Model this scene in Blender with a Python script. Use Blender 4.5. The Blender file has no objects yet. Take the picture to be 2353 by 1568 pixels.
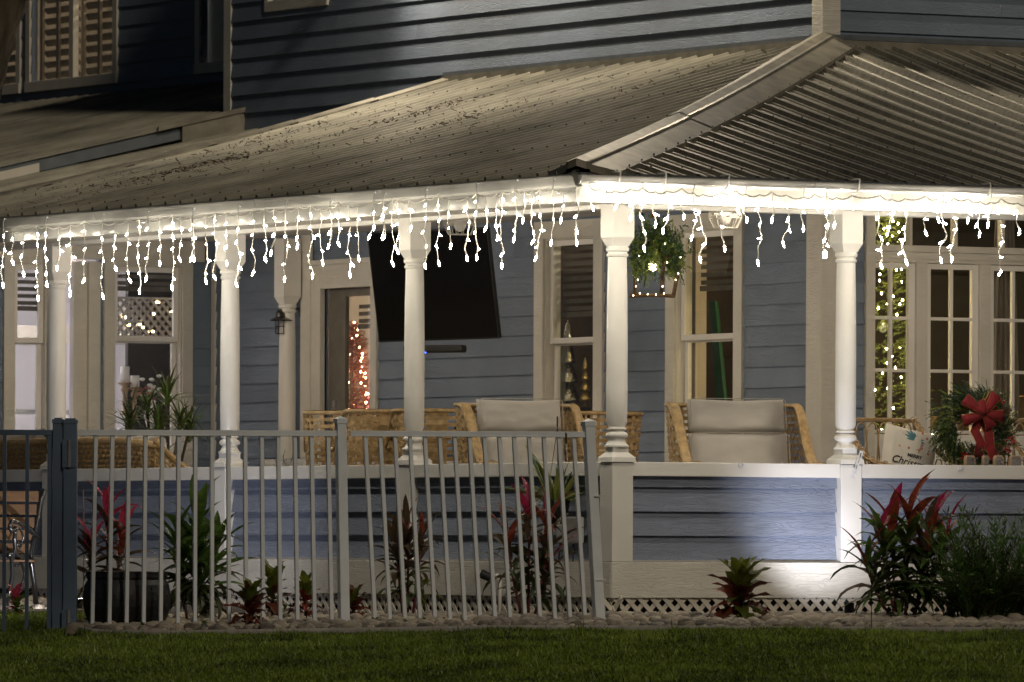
import bpy, bmesh, math, random
import numpy as np
from mathutils import Matrix, Vector, Euler, noise as mnoise
random.seed(7); rng=np.random.default_rng(7)
C=bpy.context.scene.collection; PI=math.pi
# ---------------------------------------------------------------- camera geometry (pixel -> place on a real plane)
F=18000.; B=math.radians(30); RHO=.004; HY=1246.; CX=1176.5; CY=784.; EZ=.5
RV=(math.cos(B),-math.sin(B)); WV=(math.sin(B),math.cos(B))
CAM=(-27.0809,-45.4960)
def unroll(x,y):
    dx,dy=x-CX,y-CY; c,s=math.cos(-RHO),math.sin(-RHO)
    return CX+c*dx-s*dy, CY+s*dx+c*dy
def ray(x,y):
    x,y=unroll(x,y); a=(x-CX)/F; c=(HY-y)/F
    return (a*RV[0]+WV[0],a*RV[1]+WV[1],c)
def onX(x,y,X):
    d=ray(x,y);t=(X-CAM[0])/d[0];return Vector((X,CAM[1]+t*d[1],EZ+t*d[2]))
def onY(x,y,Y):
    d=ray(x,y);t=(Y-CAM[1])/d[1];return Vector((CAM[0]+t*d[0],Y,EZ+t*d[2]))
def onT(x,y,t):
    d=ray(x,y);return Vector((CAM[0]+t*d[0],CAM[1]+t*d[1],EZ+t*d[2]))
def st(s,t,z=0): return Vector((CAM[0]+s*RV[0]+t*WV[0],CAM[1]+s*RV[1]+t*WV[1],z))
def to_st(x,y):
    dx,dy=x-CAM[0],y-CAM[1];return dx*RV[0]+dy*RV[1],dx*WV[0]+dy*WV[1]

scn=bpy.context.scene
cam=bpy.data.cameras.new('camera'); co=bpy.data.objects.new('camera',cam); C.objects.link(co); scn.camera=co
co.location=(CAM[0],CAM[1],EZ)
co.rotation_euler=(Matrix.Rotation(-B,4,'Z')@Matrix.Rotation(PI/2,4,'X')@Matrix.Rotation(RHO,4,'Z')).to_euler()
cam.sensor_width=36; cam.lens=F/2353*36; cam.shift_y=(HY-CY)/2353; cam.clip_start=1; cam.clip_end=600
cam.dof.use_dof=True; cam.dof.focus_distance=52.5; cam.dof.aperture_fstop=9
# ---------------------------------------------------------------- light
wd=bpy.data.worlds.new('World'); scn.world=wd; wd.use_nodes=True
nt=wd.node_tree; bg=nt.nodes['Background']; sk=nt.nodes.new('ShaderNodeTexSky'); sk.sky_type='NISHITA'; sk.sun_disc=False
sk.sun_elevation=math.radians(24); sk.sun_rotation=math.radians(140); nt.links.new(sk.outputs[0],bg.inputs[0]); bg.inputs[1].default_value=.0035
sd=bpy.data.lights.new('street_light','SUN'); sd.energy=.52; sd.angle=math.radians(4); sd.color=(1,.86,.66)
so=bpy.data.objects.new('street_light',sd); C.objects.link(so)
_d=st(-.33,1,0)-st(0,0,0); _d.z=-.62
so.rotation_euler=_d.to_track_quat('-Z','Y').to_euler()
scn.view_settings.view_transform='Standard'; scn.view_settings.look='None'; scn.view_settings.gamma=1; scn.view_settings.exposure=0.36
scn.cycles.use_light_tree=True

# ---------------------------------------------------------------- materials
MATS={}
def newmat(name):
    m=bpy.data.materials.new(name); m.use_nodes=True; MATS[name]=m
    return m,m.node_tree,m.node_tree.nodes['Principled BSDF']
def lk(nt,a,b): nt.links.new(a,b)
def node(nt,t,**k):
    n=nt.nodes.new(t)
    for a,v in k.items():
        if a in n.inputs.keys(): n.inputs[a].default_value=v
        else: setattr(n,a,v)
    return n
def mat(name,col,rough=.6,metal=0,var=.15,scale=8,bump=.0,bscale=60,stretch=(1,1,1),col2=None,emit=0,coat=0,spec=None,sheen=0,transl=0,grain=0,rnd=0):
    m,nt,p=newmat(name)
    tc=node(nt,'ShaderNodeTexCoord'); oi=node(nt,'ShaderNodeObjectInfo')
    ad=node(nt,'ShaderNodeVectorMath',operation='ADD'); sc=node(nt,'ShaderNodeVectorMath',operation='SCALE'); 
    cb=node(nt,'ShaderNodeCombineXYZ'); 
    for i in range(3): lk(nt,oi.outputs['Random'],cb.inputs[i])
    lk(nt,cb.outputs[0],sc.inputs[0]); sc.inputs['Scale'].default_value=37
    mp=node(nt,'ShaderNodeMapping'); mp.inputs['Scale'].default_value=stretch
    lk(nt,tc.outputs['Object'],ad.inputs[0]); lk(nt,sc.outputs[0],ad.inputs[1]); lk(nt,ad.outputs[0],mp.inputs[0])
    n=node(nt,'ShaderNodeTexNoise'); n.inputs['Scale'].default_value=scale; n.inputs['Detail'].default_value=5
    lk(nt,mp.outputs[0],n.inputs['Vector'])
    r=node(nt,'ShaderNodeValToRGB'); c2=col2 or tuple(c*(1-var) for c in col)
    c1=col if col2 else tuple(min(1,c*(1+var)) for c in col)
    r.color_ramp.elements[0].color=(*c2,1); r.color_ramp.elements[1].color=(*c1,1)
    r.color_ramp.elements[0].position=.3; r.color_ramp.elements[1].position=.7
    lk(nt,n.outputs[0],r.inputs[0]); lk(nt,r.outputs[0],p.inputs['Base Color'])
    if rnd:
        hs=node(nt,'ShaderNodeHueSaturation'); mr=node(nt,'ShaderNodeMapRange'); mr.inputs['To Min'].default_value=1-rnd; mr.inputs['To Max'].default_value=1+rnd
        lk(nt,oi.outputs['Random'],mr.inputs['Value']); lk(nt,mr.outputs[0],hs.inputs['Value']); lk(nt,r.outputs[0],hs.inputs['Color']); lk(nt,hs.outputs[0],p.inputs['Base Color'])
    p.inputs['Roughness'].default_value=rough; p.inputs['Metallic'].default_value=metal
    if spec is not None: p.inputs['Specular IOR Level'].default_value=spec
    if coat: p.inputs['Coat Weight'].default_value=coat; p.inputs['Coat Roughness'].default_value=.15
    if sheen: p.inputs['Sheen Weight'].default_value=sheen
    if emit: p.inputs['Emission Color'].default_value=(*col,1); p.inputs['Emission Strength'].default_value=emit
    if bump:
        b_=node(nt,'ShaderNodeTexNoise'); b_.inputs['Scale'].default_value=bscale; b_.inputs['Detail'].default_value=4
        lk(nt,mp.outputs[0],b_.inputs['Vector']); bp=node(nt,'ShaderNodeBump'); bp.inputs['Strength'].default_value=bump; bp.inputs['Distance'].default_value=.02
        lk(nt,b_.outputs[0],bp.inputs['Height']); lk(nt,bp.outputs[0],p.inputs['Normal'])
    if grain:   # embossed wood grain: thin contour lines of a stretched noise
        g=node(nt,'ShaderNodeTexNoise'); g.inputs['Scale'].default_value=1; g.inputs['Detail'].default_value=3; g.inputs['Roughness'].default_value=.45
        m2=node(nt,'ShaderNodeMapping'); m2.inputs['Scale'].default_value=(1.7,6,17)
        lk(nt,ad.outputs[0],m2.inputs[0]); lk(nt,m2.outputs[0],g.inputs['Vector'])
        mu=node(nt,'ShaderNodeMath',operation='MULTIPLY'); mu.inputs[1].default_value=15; lk(nt,g.outputs[0],mu.inputs[0])
        pp=node(nt,'ShaderNodeMath',operation='PINGPONG'); pp.inputs[1].default_value=.5; lk(nt,mu.outputs[0],pp.inputs[0])
        rr=node(nt,'ShaderNodeMapRange'); rr.inputs[2].default_value=.16; lk(nt,pp.outputs[0],rr.inputs[0])
        bp=node(nt,'ShaderNodeBump'); bp.inputs['Strength'].default_value=grain; bp.inputs['Distance'].default_value=.004
        lk(nt,rr.outputs[0],bp.inputs['Height']); lk(nt,bp.outputs[0],p.inputs['Normal'])
    if transl:
        out=nt.nodes['Material Output']; t=node(nt,'ShaderNodeBsdfTranslucent'); lk(nt,r.outputs[0],t.inputs[0])
        mx=node(nt,'ShaderNodeMixShader'); mx.inputs[0].default_value=transl
        lk(nt,p.outputs[0],mx.inputs[1]); lk(nt,t.outputs[0],mx.inputs[2]); lk(nt,mx.outputs[0],out.inputs[0])
    return m
def emat(name,col,s):
    m,nt,p=newmat(name); p.inputs['Base Color'].default_value=(*col,1); p.inputs['Emission Color'].default_value=(*col,1); p.inputs['Emission Strength'].default_value=s
    return m
mat('siding',(.175,.22,.295),.68,var=.12,scale=2,grain=.6,rnd=.07)
mat('siding_lower',(.21,.245,.33),.6,var=.08,scale=3,grain=.8)
mat('trim',(.66,.62,.54),.5,var=.07,scale=6,bump=.10,bscale=90,stretch=(1,1,.15))
mat('trimboard',(.68,.66,.60),.55,var=.06,scale=4,grain=.7)
mat('white',(.84,.83,.81),.38,col2=(.72,.70,.66),scale=1.6,bump=.03,bscale=30)
mat('ceiling',(.62,.60,.56),.6,var=.04)
mat('deck',(.28,.25,.22),.7,var=.2)
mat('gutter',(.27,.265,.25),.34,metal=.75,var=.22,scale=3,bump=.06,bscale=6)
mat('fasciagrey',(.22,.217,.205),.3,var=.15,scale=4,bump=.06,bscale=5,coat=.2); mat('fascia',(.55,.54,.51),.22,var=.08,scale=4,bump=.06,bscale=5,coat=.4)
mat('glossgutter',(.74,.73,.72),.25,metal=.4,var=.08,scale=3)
def roofmat():
    m,nt,p=newmat('roof'); tc=node(nt,'ShaderNodeTexCoord'); mp=node(nt,'ShaderNodeMapping'); mp.inputs['Scale'].default_value=(1,14,1)
    lk(nt,tc.outputs['Object'],mp.inputs[0])
    n=node(nt,'ShaderNodeTexNoise'); n.inputs['Scale'].default_value=2.2; n.inputs['Detail'].default_value=8; n.inputs['Roughness'].default_value=.7; lk(nt,mp.outputs[0],n.inputs['Vector'])
    n2=node(nt,'ShaderNodeTexNoise'); n2.inputs['Scale'].default_value=1.1; n2.inputs['Detail'].default_value=6; lk(nt,tc.outputs['Object'],n2.inputs['Vector'])
    r=node(nt,'ShaderNodeValToRGB'); e=r.color_ramp.elements; e[0].position=.34; e[0].color=(.09,.087,.072,1); e[1].position=.60; e[1].color=(.31,.295,.235,1)
    mx=node(nt,'ShaderNodeMath',operation='MULTIPLY_ADD'); mx.inputs[1].default_value=.5; lk(nt,n.outputs[0],mx.inputs[0])
    m2=node(nt,'ShaderNodeMath',operation='MULTIPLY'); m2.inputs[1].default_value=.5; lk(nt,n2.outputs[0],m2.inputs[0]); lk(nt,m2.outputs[0],mx.inputs[2])
    lk(nt,mx.outputs[0],r.inputs[0]); lk(nt,r.outputs[0],p.inputs['Base Color']); p.inputs['Metallic'].default_value=.25; p.inputs['Roughness'].default_value=.5
    return m
roofmat()
mat('flashing',(.29,.27,.22),.42,metal=.4,var=.3,scale=6,bump=.08,bscale=20)
mat('flashdark',(.13,.15,.17),.5,metal=.2)
mat('screw',(.03,.03,.03),.6); mat('litter',(.07,.05,.03),.9,var=.5,scale=40); mat('litterpale',(.30,.24,.15),.9,var=.4,scale=40)
mat('fence',(.74,.78,.83),.38,var=.06,coat=.2); mat('fenceshade',(.13,.18,.27),.4,var=.06,coat=.2); mat('steel',(.45,.45,.46),.35,metal=.8)  # gate's copy of the fence metal has blue shade mixed into its colour
mat('wicker',(.45,.31,.15),.5,var=.3,scale=25,bump=.2,bscale=150); mat('rattan',(.36,.24,.12),.4,var=.3,scale=20,bump=.2,bscale=80,coat=.3)
mat('cushion',(.54,.51,.47),.85,var=.05,scale=5,bump=.25,bscale=350,sheen=.3,stretch=(1,1,3)); mat('cushionedge',(.44,.41,.36),.85)
mat('cushionblue',(.12,.16,.20),.8)
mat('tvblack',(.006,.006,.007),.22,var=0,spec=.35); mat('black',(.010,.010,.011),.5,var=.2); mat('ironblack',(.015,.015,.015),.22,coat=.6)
emat('ledblue',(.05,.15,1),4)
mat('cloth',(.62,.61,.60),.8,var=.06); mat('clothline',(.2,.19,.19),.8)
mat('timber',(.11,.055,.02),.5,var=.3,scale=6,stretch=(1,8,8))
mat('stone',(.33,.285,.22),.7,rnd=.6,col2=(.11,.10,.09),scale=1.1,bump=.18,bscale=40); mat('bed',(.06,.05,.04),.95,var=.4)
mat('concrete',(.32,.30,.28),.85,var=.2,scale=10,bump=.3,bscale=60)
mat('soil',(.022,.03,.010),.95,var=.4,scale=5,bump=.5,bscale=20)
mat('bark',(.20,.16,.11),.9,col2=(.02,.015,.01),scale=11,bump=1.0,bscale=26,stretch=(1,1,.22))
mat('stem',(.10,.07,.05),.7); mat('redstem',(.14,.035,.04),.6)
mat('room',(.55,.50,.44),.8,var=.03); mat('roombrown',(.11,.08,.06),.8,var=.1); mat('roomdark',(.035,.03,.028),.8,var=.2); mat('roomwhite',(.78,.76,.78),.7,var=.02)
emat('roomlamp',(1,.82,.6),60); emat('roomlampwhite',(1,.93,.94),36)
emat('bulb',(1,.90,.72),150); emat('treebulb',(1,.72,.36),110); emat('warmbulb',(1,.58,.32),85); emat('fairy',(1,.78,.45),26)
mat('wire',(.72,.70,.64),.45,var=.1); mat('wiredark',(.10,.09,.07),.5); mat('clearplastic',(.7,.72,.75),.1,coat=1)
mat('blind',(.13,.115,.10),.7); mat('shutter',(.22,.17,.13),.5); mat('curtain',(.16,.15,.16),.8)
mat('silver',(.75,.70,.58),.2,metal=1,bump=.4,bscale=40); mat('gold',(.75,.55,.22),.3,metal=.9); mat('greenpaint',(.02,.13,.065),.5)
mat('red',(.17,.004,.008),.8,sheen=0,var=.25,scale=20); mat('berry',(.35,.01,.015),.2,coat=.6); mat('cone',(.10,.055,.03),.7,var=.3)
mat('ornament',(.50,.60,.55),.12,metal=.5); mat('ornamentred',(.40,.04,.03),.2,metal=.3); mat('candle',(.75,.72,.72),.5); mat('box',(.24,.15,.08),.8)
mat('pillow',(.66,.62,.56),.85,var=.03,bump=.2,bscale=300); mat('printred',(.55,.10,.06),.8); mat('printteal',(.10,.25,.30),.8); mat('printblack',(.02,.02,.02),.8)
mat('moss',(.13,.075,.035),.95,var=.6,scale=30,bump=1,bscale=80); mat('redcord',(.30,.01,.02),.6)
mat('glitter',(.35,.33,.33),.35,metal=.7,var=.7,scale=160,bump=1,bscale=200); mat('woodpale',(.35,.24,.15),.6)
mat('cordgreen',(.02,.02,.02),.6); mat('outlet',(.55,.55,.54),.5)
emat('uplens',(.85,.88,1),60)
# leaves
def leafmat(n,a,b,tr=.3,sc=9): return mat(n,a,.38,col2=b,scale=sc,stretch=(1,.35,1),transl=tr,bump=.1,bscale=30,rnd=.3)
leafmat('leafmagenta',(.40,.02,.09),(.14,.02,.035),.4); leafmat('leafpink',(.66,.06,.18),(.28,.05,.05),.5); leafmat('leafred',(.34,.07,.035),(.12,.03,.02),.35)
leafmat('leafbronze',(.13,.075,.045),(.05,.05,.03),.3); leafmat('leafgreen',(.14,.24,.045),(.06,.12,.03),.4); leafmat('leafdark',(.06,.10,.03),(.05,.04,.022),.25)
leafmat('leafyellow',(.22,.24,.03),(.09,.13,.02),.3,30); leafmat('crotonred',(.16,.03,.018),(.05,.035,.015),.25,30); leafmat('crotongreen',(.05,.11,.02),(.15,.15,.02),.25,30)
leafmat('snake',(.03,.07,.03),(.05,.10,.04),.1,20); leafmat('snakeedge',(.28,.30,.07),(.2,.22,.05),.1); leafmat('palm',(.15,.29,.07),(.08,.16,.04),.4); leafmat('fir',(.035,.085,.03),(.02,.045,.02),.1); leafmat('firlight',(.27,.34,.06),(.12,.19,.05),.35); leafmat('flower',(.45,.02,.10),(.5,.3,.3)); leafmat('seedling',(.07,.16,.02),(.05,.1,.02))
def grassmat():
    m,nt,p=newmat('grass'); g=node(nt,'ShaderNodeNewGeometry'); n=node(nt,'ShaderNodeTexNoise'); n.inputs['Scale'].default_value=1.6; n.inputs['Detail'].default_value=5
    lk(nt,g.outputs['Position'],n.inputs['Vector']); n2=node(nt,'ShaderNodeTexNoise'); n2.inputs['Scale'].default_value=45; lk(nt,g.outputs['Position'],n2.inputs['Vector'])
    a=node(nt,'ShaderNodeMath',operation='MULTIPLY_ADD'); a.inputs[1].default_value=.6; lk(nt,n2.outputs[0],a.inputs[0]); b=node(nt,'ShaderNodeMath',operation='MULTIPLY'); b.inputs[1].default_value=.5; lk(nt,n.outputs[0],b.inputs[0]); lk(nt,b.outputs[0],a.inputs[2])
    r=node(nt,'ShaderNodeValToRGB'); e=r.color_ramp.elements; e[0].position=.42; e[0].color=(.02,.035,.008,1); e[1].position=.66; e[1].color=(.26,.36,.045,1)
    lk(nt,a.outputs[0],r.inputs[0]); lk(nt,r.outputs[0],p.inputs['Base Color']); p.inputs['Roughness'].default_value=.5
    t=node(nt,'ShaderNodeBsdfTranslucent'); lk(nt,r.outputs[0],t.inputs[0]); mx=node(nt,'ShaderNodeMixShader'); mx.inputs[0].default_value=.25
    lk(nt,p.outputs[0],mx.inputs[1]); lk(nt,t.outputs[0],mx.inputs[2]); lk(nt,mx.outputs[0],nt.nodes['Material Output'].inputs[0])
grassmat()
def glassmat(name,tint=(1,1,1),fac=.0,rough=.0):
    m,nt,p=newmat(name); nt.nodes.remove(p); t=node(nt,'ShaderNodeBsdfTransparent'); t.inputs[0].default_value=(*tint,1)
    g=node(nt,'ShaderNodeBsdfGlossy'); g.inputs['Roughness'].default_value=rough; g.inputs['Color'].default_value=(.9,.9,.9,1)
    f=node(nt,'ShaderNodeFresnel'); f.inputs[0].default_value=1.55; a=node(nt,'ShaderNodeMath',operation='ADD'); a.inputs[1].default_value=fac; lk(nt,f.outputs[0],a.inputs[0])
    gm=node(nt,'ShaderNodeNewGeometry'); iv=node(nt,'ShaderNodeMath',operation='SUBTRACT'); iv.inputs[0].default_value=1; lk(nt,gm.outputs['Backfacing'],iv.inputs[1]); ml=node(nt,'ShaderNodeMath',operation='MULTIPLY'); lk(nt,a.outputs[0],ml.inputs[0]); lk(nt,iv.outputs[0],ml.inputs[1])
    mx=node(nt,'ShaderNodeMixShader'); lk(nt,ml.outputs[0],mx.inputs[0]); lk(nt,t.outputs[0],mx.inputs[1]); lk(nt,g.outputs[0],mx.inputs[2]); lk(nt,mx.outputs[0],nt.nodes['Material Output'].inputs[0])
glassmat('glass',(.93,.94,.92),.05); glassmat('clearglass',(.97,.97,.97),.05)

# ---------------------------------------------------------------- mesh helpers
class MB:
    def __init__(s): s.v=[];s.f=[];s.m=[];s.mi=0
    def add(s,vs,fs):
        o=len(s.v); s.v+= [tuple(v) for v in vs]; s.f+=[tuple(i+o for i in f) for f in fs]; s.m+=[s.mi]*len(fs); return s
    def box(s,a,b,M=None):
        x0,y0,z0=a;x1,y1,z1=b
        vs=[Vector(p) for p in ((x0,y0,z0),(x1,y0,z0),(x1,y1,z0),(x0,y1,z0),(x0,y0,z1),(x1,y0,z1),(x1,y1,z1),(x0,y1,z1))]
        if M: vs=[M@v for v in vs]
        return s.add(vs,[(0,3,2,1),(4,5,6,7),(0,1,5,4),(1,2,6,5),(2,3,7,6),(3,0,4,7)])
    def tube(s,pts,r,n=6,cap=True):
        pts=[Vector(p) for p in pts]; k=len(pts); rs=r if hasattr(r,'__len__') else [r]*k
        vs=[];fs=[];up=Vector((0,0,1)); prev=None
        for i,p in enumerate(pts):
            d=(pts[min(i+1,k-1)]-pts[max(i-1,0)]); d=d.normalized() if d.length>1e-9 else Vector((0,0,1))
            a=prev if prev is not None else (up if abs(d.z)<.9 else Vector((1,0,0)))
            e=(a-d*a.dot(d)); e=e.normalized() if e.length>1e-6 else d.orthogonal().normalized(); g=d.cross(e); prev=e
            for j in range(n):
                t=2*PI*j/n; vs.append(p+(e*math.cos(t)+g*math.sin(t))*rs[i])
        for i in range(k-1):
            for j in range(n): fs.append((i*n+j,i*n+(j+1)%n,(i+1)*n+(j+1)%n,(i+1)*n+j))
        if cap: fs+= [tuple(range(n-1,-1,-1)),tuple((k-1)*n+j for j in range(n))]
        return s.add(vs,fs)
    def lathe(s,prof,c=(0,0,0),n=20,M=None):
        vs=[];fs=[];k=len(prof)
        for r,z in prof:
            for j in range(n):
                t=2*PI*j/n; v=Vector((c[0]+r*math.cos(t),c[1]+r*math.sin(t),c[2]+z)); vs.append(M@v if M else v)
        for i in range(k-1):
            for j in range(n): fs.append((i*n+j,i*n+(j+1)%n,(i+1)*n+(j+1)%n,(i+1)*n+j))
        fs+=[tuple(range(n-1,-1,-1)),tuple((k-1)*n+j for j in range(n))]
        return s.add(vs,fs)
    def prism(s,poly,ext,M=None):   # poly list of 3D pts, ext vector
        n=len(poly);e=Vector(ext);vs=[Vector(p) for p in poly]+[Vector(p)+e for p in poly]
        if M: vs=[M@v for v in vs]
        return s.add(vs,[tuple(range(n-1,-1,-1)),tuple(range(n,2*n))]+[(i,(i+1)%n,(i+1)%n+n,i+n) for i in range(n)])
    def sheet(s,rows):  # grid of rows of points
        k=len(rows);n=len(rows[0]);vs=[p for r in rows for p in r]
        return s.add(vs,[(i*n+j,i*n+j+1,(i+1)*n+j+1,(i+1)*n+j) for i in range(k-1) for j in range(n-1)])
    def mesh(s,name,mats,smooth=False):
        me=bpy.data.meshes.new(name); me.from_pydata(s.v,[],s.f)
        for m in (mats if isinstance(mats,(list,tuple)) else [mats]): me.materials.append(MATS[m])
        if isinstance(mats,(list,tuple)): me.polygons.foreach_set('material_index',s.m)
        if smooth: me.polygons.foreach_set('use_smooth',[True]*len(me.polygons))
        me.update(); return me
    def ob(s,name,mats,parent=None,M=None,smooth=False,**k): return ob(name,s.mesh(name,mats,smooth),parent,M,**k)
def tag(o,label=None,cat=None,group=None,kind=None):
    if label:o['label']=label
    if cat:o['category']=cat
    if group:o['group']=group
    if kind:o['kind']=kind
    return o
def ob(name,me,parent=None,M=None,**k):
    o=bpy.data.objects.new(name,me); C.objects.link(o)
    if parent: o.parent=parent
    if M is not None: o.matrix_local=M
    return tag(o,**k)
def thing(name,label,cat,loc=(0,0,0),rz=0,group=None):
    o=bpy.data.objects.new(name,None); C.objects.link(o); o.location=loc; o.rotation_euler=(0,0,rz); o.empty_display_size=.1
    return tag(o,label,cat,group)
def bev(o,w=.004,seg=2):
    m=o.modifiers.new('bevel','BEVEL'); m.width=w; m.segments=seg; m.limit_method='ANGLE'; return o
T=Matrix.Translation
def RX(a):return Matrix.Rotation(a,4,'X')
def RY(a):return Matrix.Rotation(a,4,'Y')
def RZ(a):return Matrix.Rotation(a,4,'Z')
def S3(x,y,z):return Matrix.Diagonal((x,y,z,1))
def WX(c): return T((c,0,0))@RZ(-PI/2)      # wall plane X=c: local x=-Y (left to right as seen), local y inwards
def WY(c): return T((0,c,0))
def ax(px,c,y=900): return -onX(px,y,c).y
def ay(px,c,y=900): return onY(px,y,c).x

# ================================================================ GROUND
def G(s,t):
    k=min(1,max(0,(-s-.3)/2)); z=-.088+(.03*(t-50) if t<50 else .026*min(t-50,2.4)+(.002+.018*k)*max(0,t-52.4))+.02*max(-4,min(0,s))
    return max(-2.2,min(.25,z))
def sheetground():
    m=MB(); ss=[-300,-60,-20,-8,-4,-3,-2,-1,0,1,2,4,8,20,60,300]; ts=[-200,-60,0,15,25,35,40,44,47,49,50,51,52,54,56,58,60,65,80,120,300]
    m.sheet([[st(s,t,G(s,t)-.012) for s in ss] for t in ts]); o=m.ob('lawn','soil'); tag(o,kind='structure')
sheetground()
KERB=[(-9,55.2),(-4,55.2),(-3.0,54.9),(-2.86,54.2),(-2.84,52),(-2.82,50.9),(-2.7,50.4),(-2.3,50.1),(-1.6,50.0),(-.6,50.0),(1,50.05),(2.5,50.0),(5,50.0),(9,50)]
def kerbt(s):
    for a,b in zip(KERB,KERB[1:]):
        if a[0]<=s<=b[0]: return a[1]+(b[1]-a[1])*(s-a[0])/max(1e-6,b[0]-a[0])
    return 50
# stone bed ground
m=MB(); ss=[-9,-5,-4,-3.2,-2.83,-2.7,-2.3,-1.6,-.6,1,2.5,5,9]; rows=[]
for q in [0,.1,.3,.6,1]:
    rows.append([st(s,kerbt(s)+.04+q*(64-kerbt(s)),G(s,kerbt(s)+.04+q*(64-kerbt(s)))+.012) for s in ss])
m.sheet(rows); bed=m.ob('stone_bed','bed'); tag(bed,kind='structure')
m=MB(); prof=[(0,-.08),(0,.045),(.010,.057),(.10,.057),(.112,.045),(.112,-.08)]
rows=[]
pts=[]
for a,b in zip(KERB,KERB[1:]):
    n=max(1,int(math.hypot(b[0]-a[0],b[1]-a[1])/.25))
    for i in range(n): pts.append((a[0]+(b[0]-a[0])*i/n,a[1]+(b[1]-a[1])*i/n))
pts.append(KERB[-1])
for i,(s,t) in enumerate(pts):
    a=pts[max(0,i-1)];b=pts[min(len(pts)-1,i+1)];dx,dy=b[0]-a[0],b[1]-a[1];L=math.hypot(dx,dy);nx,ny=-dy/L,dx/L
    rows.append([st(s+nx*p,t+ny*p,G(s,t)+q) for p,q in prof])
m.sheet(rows); tag(m.ob('kerb','concrete'),kind='structure')

def icos(sub,seed,amp=.18):
    bm=bmesh.new(); bmesh.ops.create_icosphere(bm,subdivisions=sub,radius=1)
    for v in bm.verts:
        d=mnoise.noise(v.co*1.1+Vector((seed*3.1,0,0)))*amp*2; v.co*=1+d
    me=bpy.data.meshes.new('s'); bm.to_mesh(me); bm.free(); return me
stones=[]
for s in np.arange(-4.6,3.9,.094):
    k=kerbt(s)+.17
    tmax=k+3.4
    for t in np.arange(k,tmax,.088):
        s_=s+random.uniform(-.03,.03); t_=t+random.uniform(-.03,.03); p=st(s_,t_,0)
        if p.x>-.15 and p.y>-.15: continue
        if s_>-2.7 and t_>55 and p.x>-.5 : continue
        stones.append((t_-kerbt(s_)*.999, s_,t_))
stones.sort()
near=[q for q in stones if q[1]>-3.4 and q[1]<3.5][:300]; nearset=set(near)
base=[icos(3,i) for i in range(9)]
for me in base:
    me.materials.append(MATS['stone']); me.polygons.foreach_set('use_smooth',[True]*len(me.polygons)); me.name='stone'
def stoneM(s,t):
    r=random.choice([.024,.030,.036,.040,.048])*random.uniform(.85,1.15)*(1 if t<52.2 else .8)
    return T(st(s,t,G(s,t)+r*.45+.012+random.uniform(0,.018)*(1 if t<52 else .2)))@RZ(random.uniform(0,6.28))@RX(random.uniform(-.3,.3))@S3(r*random.uniform(1,1.55),r*random.uniform(.8,1.05),r*random.uniform(.62,.9))
for q in near:
    ob('stone',random.choice(base),bed,stoneM(q[1],q[2]))
lo=[icos(2,i+20) for i in range(5)]
vv=[];ff=[];off=0
cache=[(np.array([v.co for v in me.vertices]),np.array([p.vertices for p in me.polygons])) for me in lo]
for q in stones:
    if q in nearset: continue
    V,Fc=random.choice(cache); M=np.array(stoneM(q[1],q[2])); vv.append(V@M[:3,:3].T+M[:3,3]); ff.append(Fc+off); off+=len(V)
me=bpy.data.meshes.new('small_stones'); me.from_pydata(np.concatenate(vv).tolist(),[],np.concatenate(ff).tolist()); me.materials.append(MATS['stone']); me.polygons.foreach_set('use_smooth',[True]*len(me.polygons))
o=ob('more_stones',me,bed); o['kind']='stuff'
# grass
def grass(n,sfun,tfun,name):
    s=sfun(n); t=tfun(n,s); keep=np.ones(n,bool)
    for (a,b,c,d) in ((.97,48.9,.16,.5),(2.3,48.3,.22,.5),(-.2,46.5,.15,.4),(1.5,45.6,.2,.4),(-1.6,47.4,.12,.4),(3.0,46.2,.2,.5)):
        q=((s-a)/c)**2+((t-b)/d)**2; keep&=(q+rng.random(n)*1.3)>1.2
    s=s[keep]; t=t[keep]; n=len(s)
    g=np.array([G(a,b) for a,b in zip(s,t)])
    # patches: height follows a smooth pattern
    ph=.5+.3*np.sin(s*2.3+1.3*np.sin(t*1.9))*np.sin(t*2.7+s*1.1)+.25*np.sin(s*7.1+t*3.3)*np.sin(t*6.3-s*2.9)
    h=(.024+.034*rng.random(n)**1.6)*(.55+.75*ph)*np.where(rng.random(n)<.04,1.5,1)
    w=.003+.003*rng.random(n); a=rng.random(n)*6.283; la=rng.random(n)*6.283; ln=h*(.2+.7*rng.random(n))
    X=CAM[0]+s*RV[0]+t*WV[0];Y=CAM[1]+s*RV[1]+t*WV[1]
    ca,sa=np.cos(a)*w,np.sin(a)*w; lx,ly=np.cos(la)*ln,np.sin(la)*ln
    V=np.zeros((n,5,3))
    V[:,0]=np.stack([X-ca,Y-sa,g-.004],1);V[:,1]=np.stack([X+ca,Y+sa,g-.004],1)
    V[:,2]=np.stack([X+ca*.8+lx*.35,Y+sa*.8+ly*.35,g+h*.6],1);V[:,3]=np.stack([X-ca*.8+lx*.35,Y-sa*.8+ly*.35,g+h*.6],1)
    V[:,4]=np.stack([X+lx,Y+ly,g+h],1)
    me=bpy.data.meshes.new(name); me.vertices.add(n*5); me.vertices.foreach_set('co',V.reshape(-1))
    me.loops.add(n*7); i=np.arange(n)[:,None]*5
    me.loops.foreach_set('vertex_index',(i+np.array([0,1,2,3,3,2,4])).reshape(-1)); me.polygons.add(n*2)
    ls=(np.arange(n)[:,None]*7+np.array([0,4])).reshape(-1); me.polygons.foreach_set('loop_start',ls); me.polygons.foreach_set('loop_total',np.tile([4,3],n))
    me.update(calc_edges=True); me.materials.append(MATS['grass']); return ob(name,me,kind='stuff')
def tf(n,s):
    u=rng.random(n); return 42.3+u*(49.98-42.3)
grass(170000,lambda n:rng.uniform(-3.7,3.7,n),tf,'grass')
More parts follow.
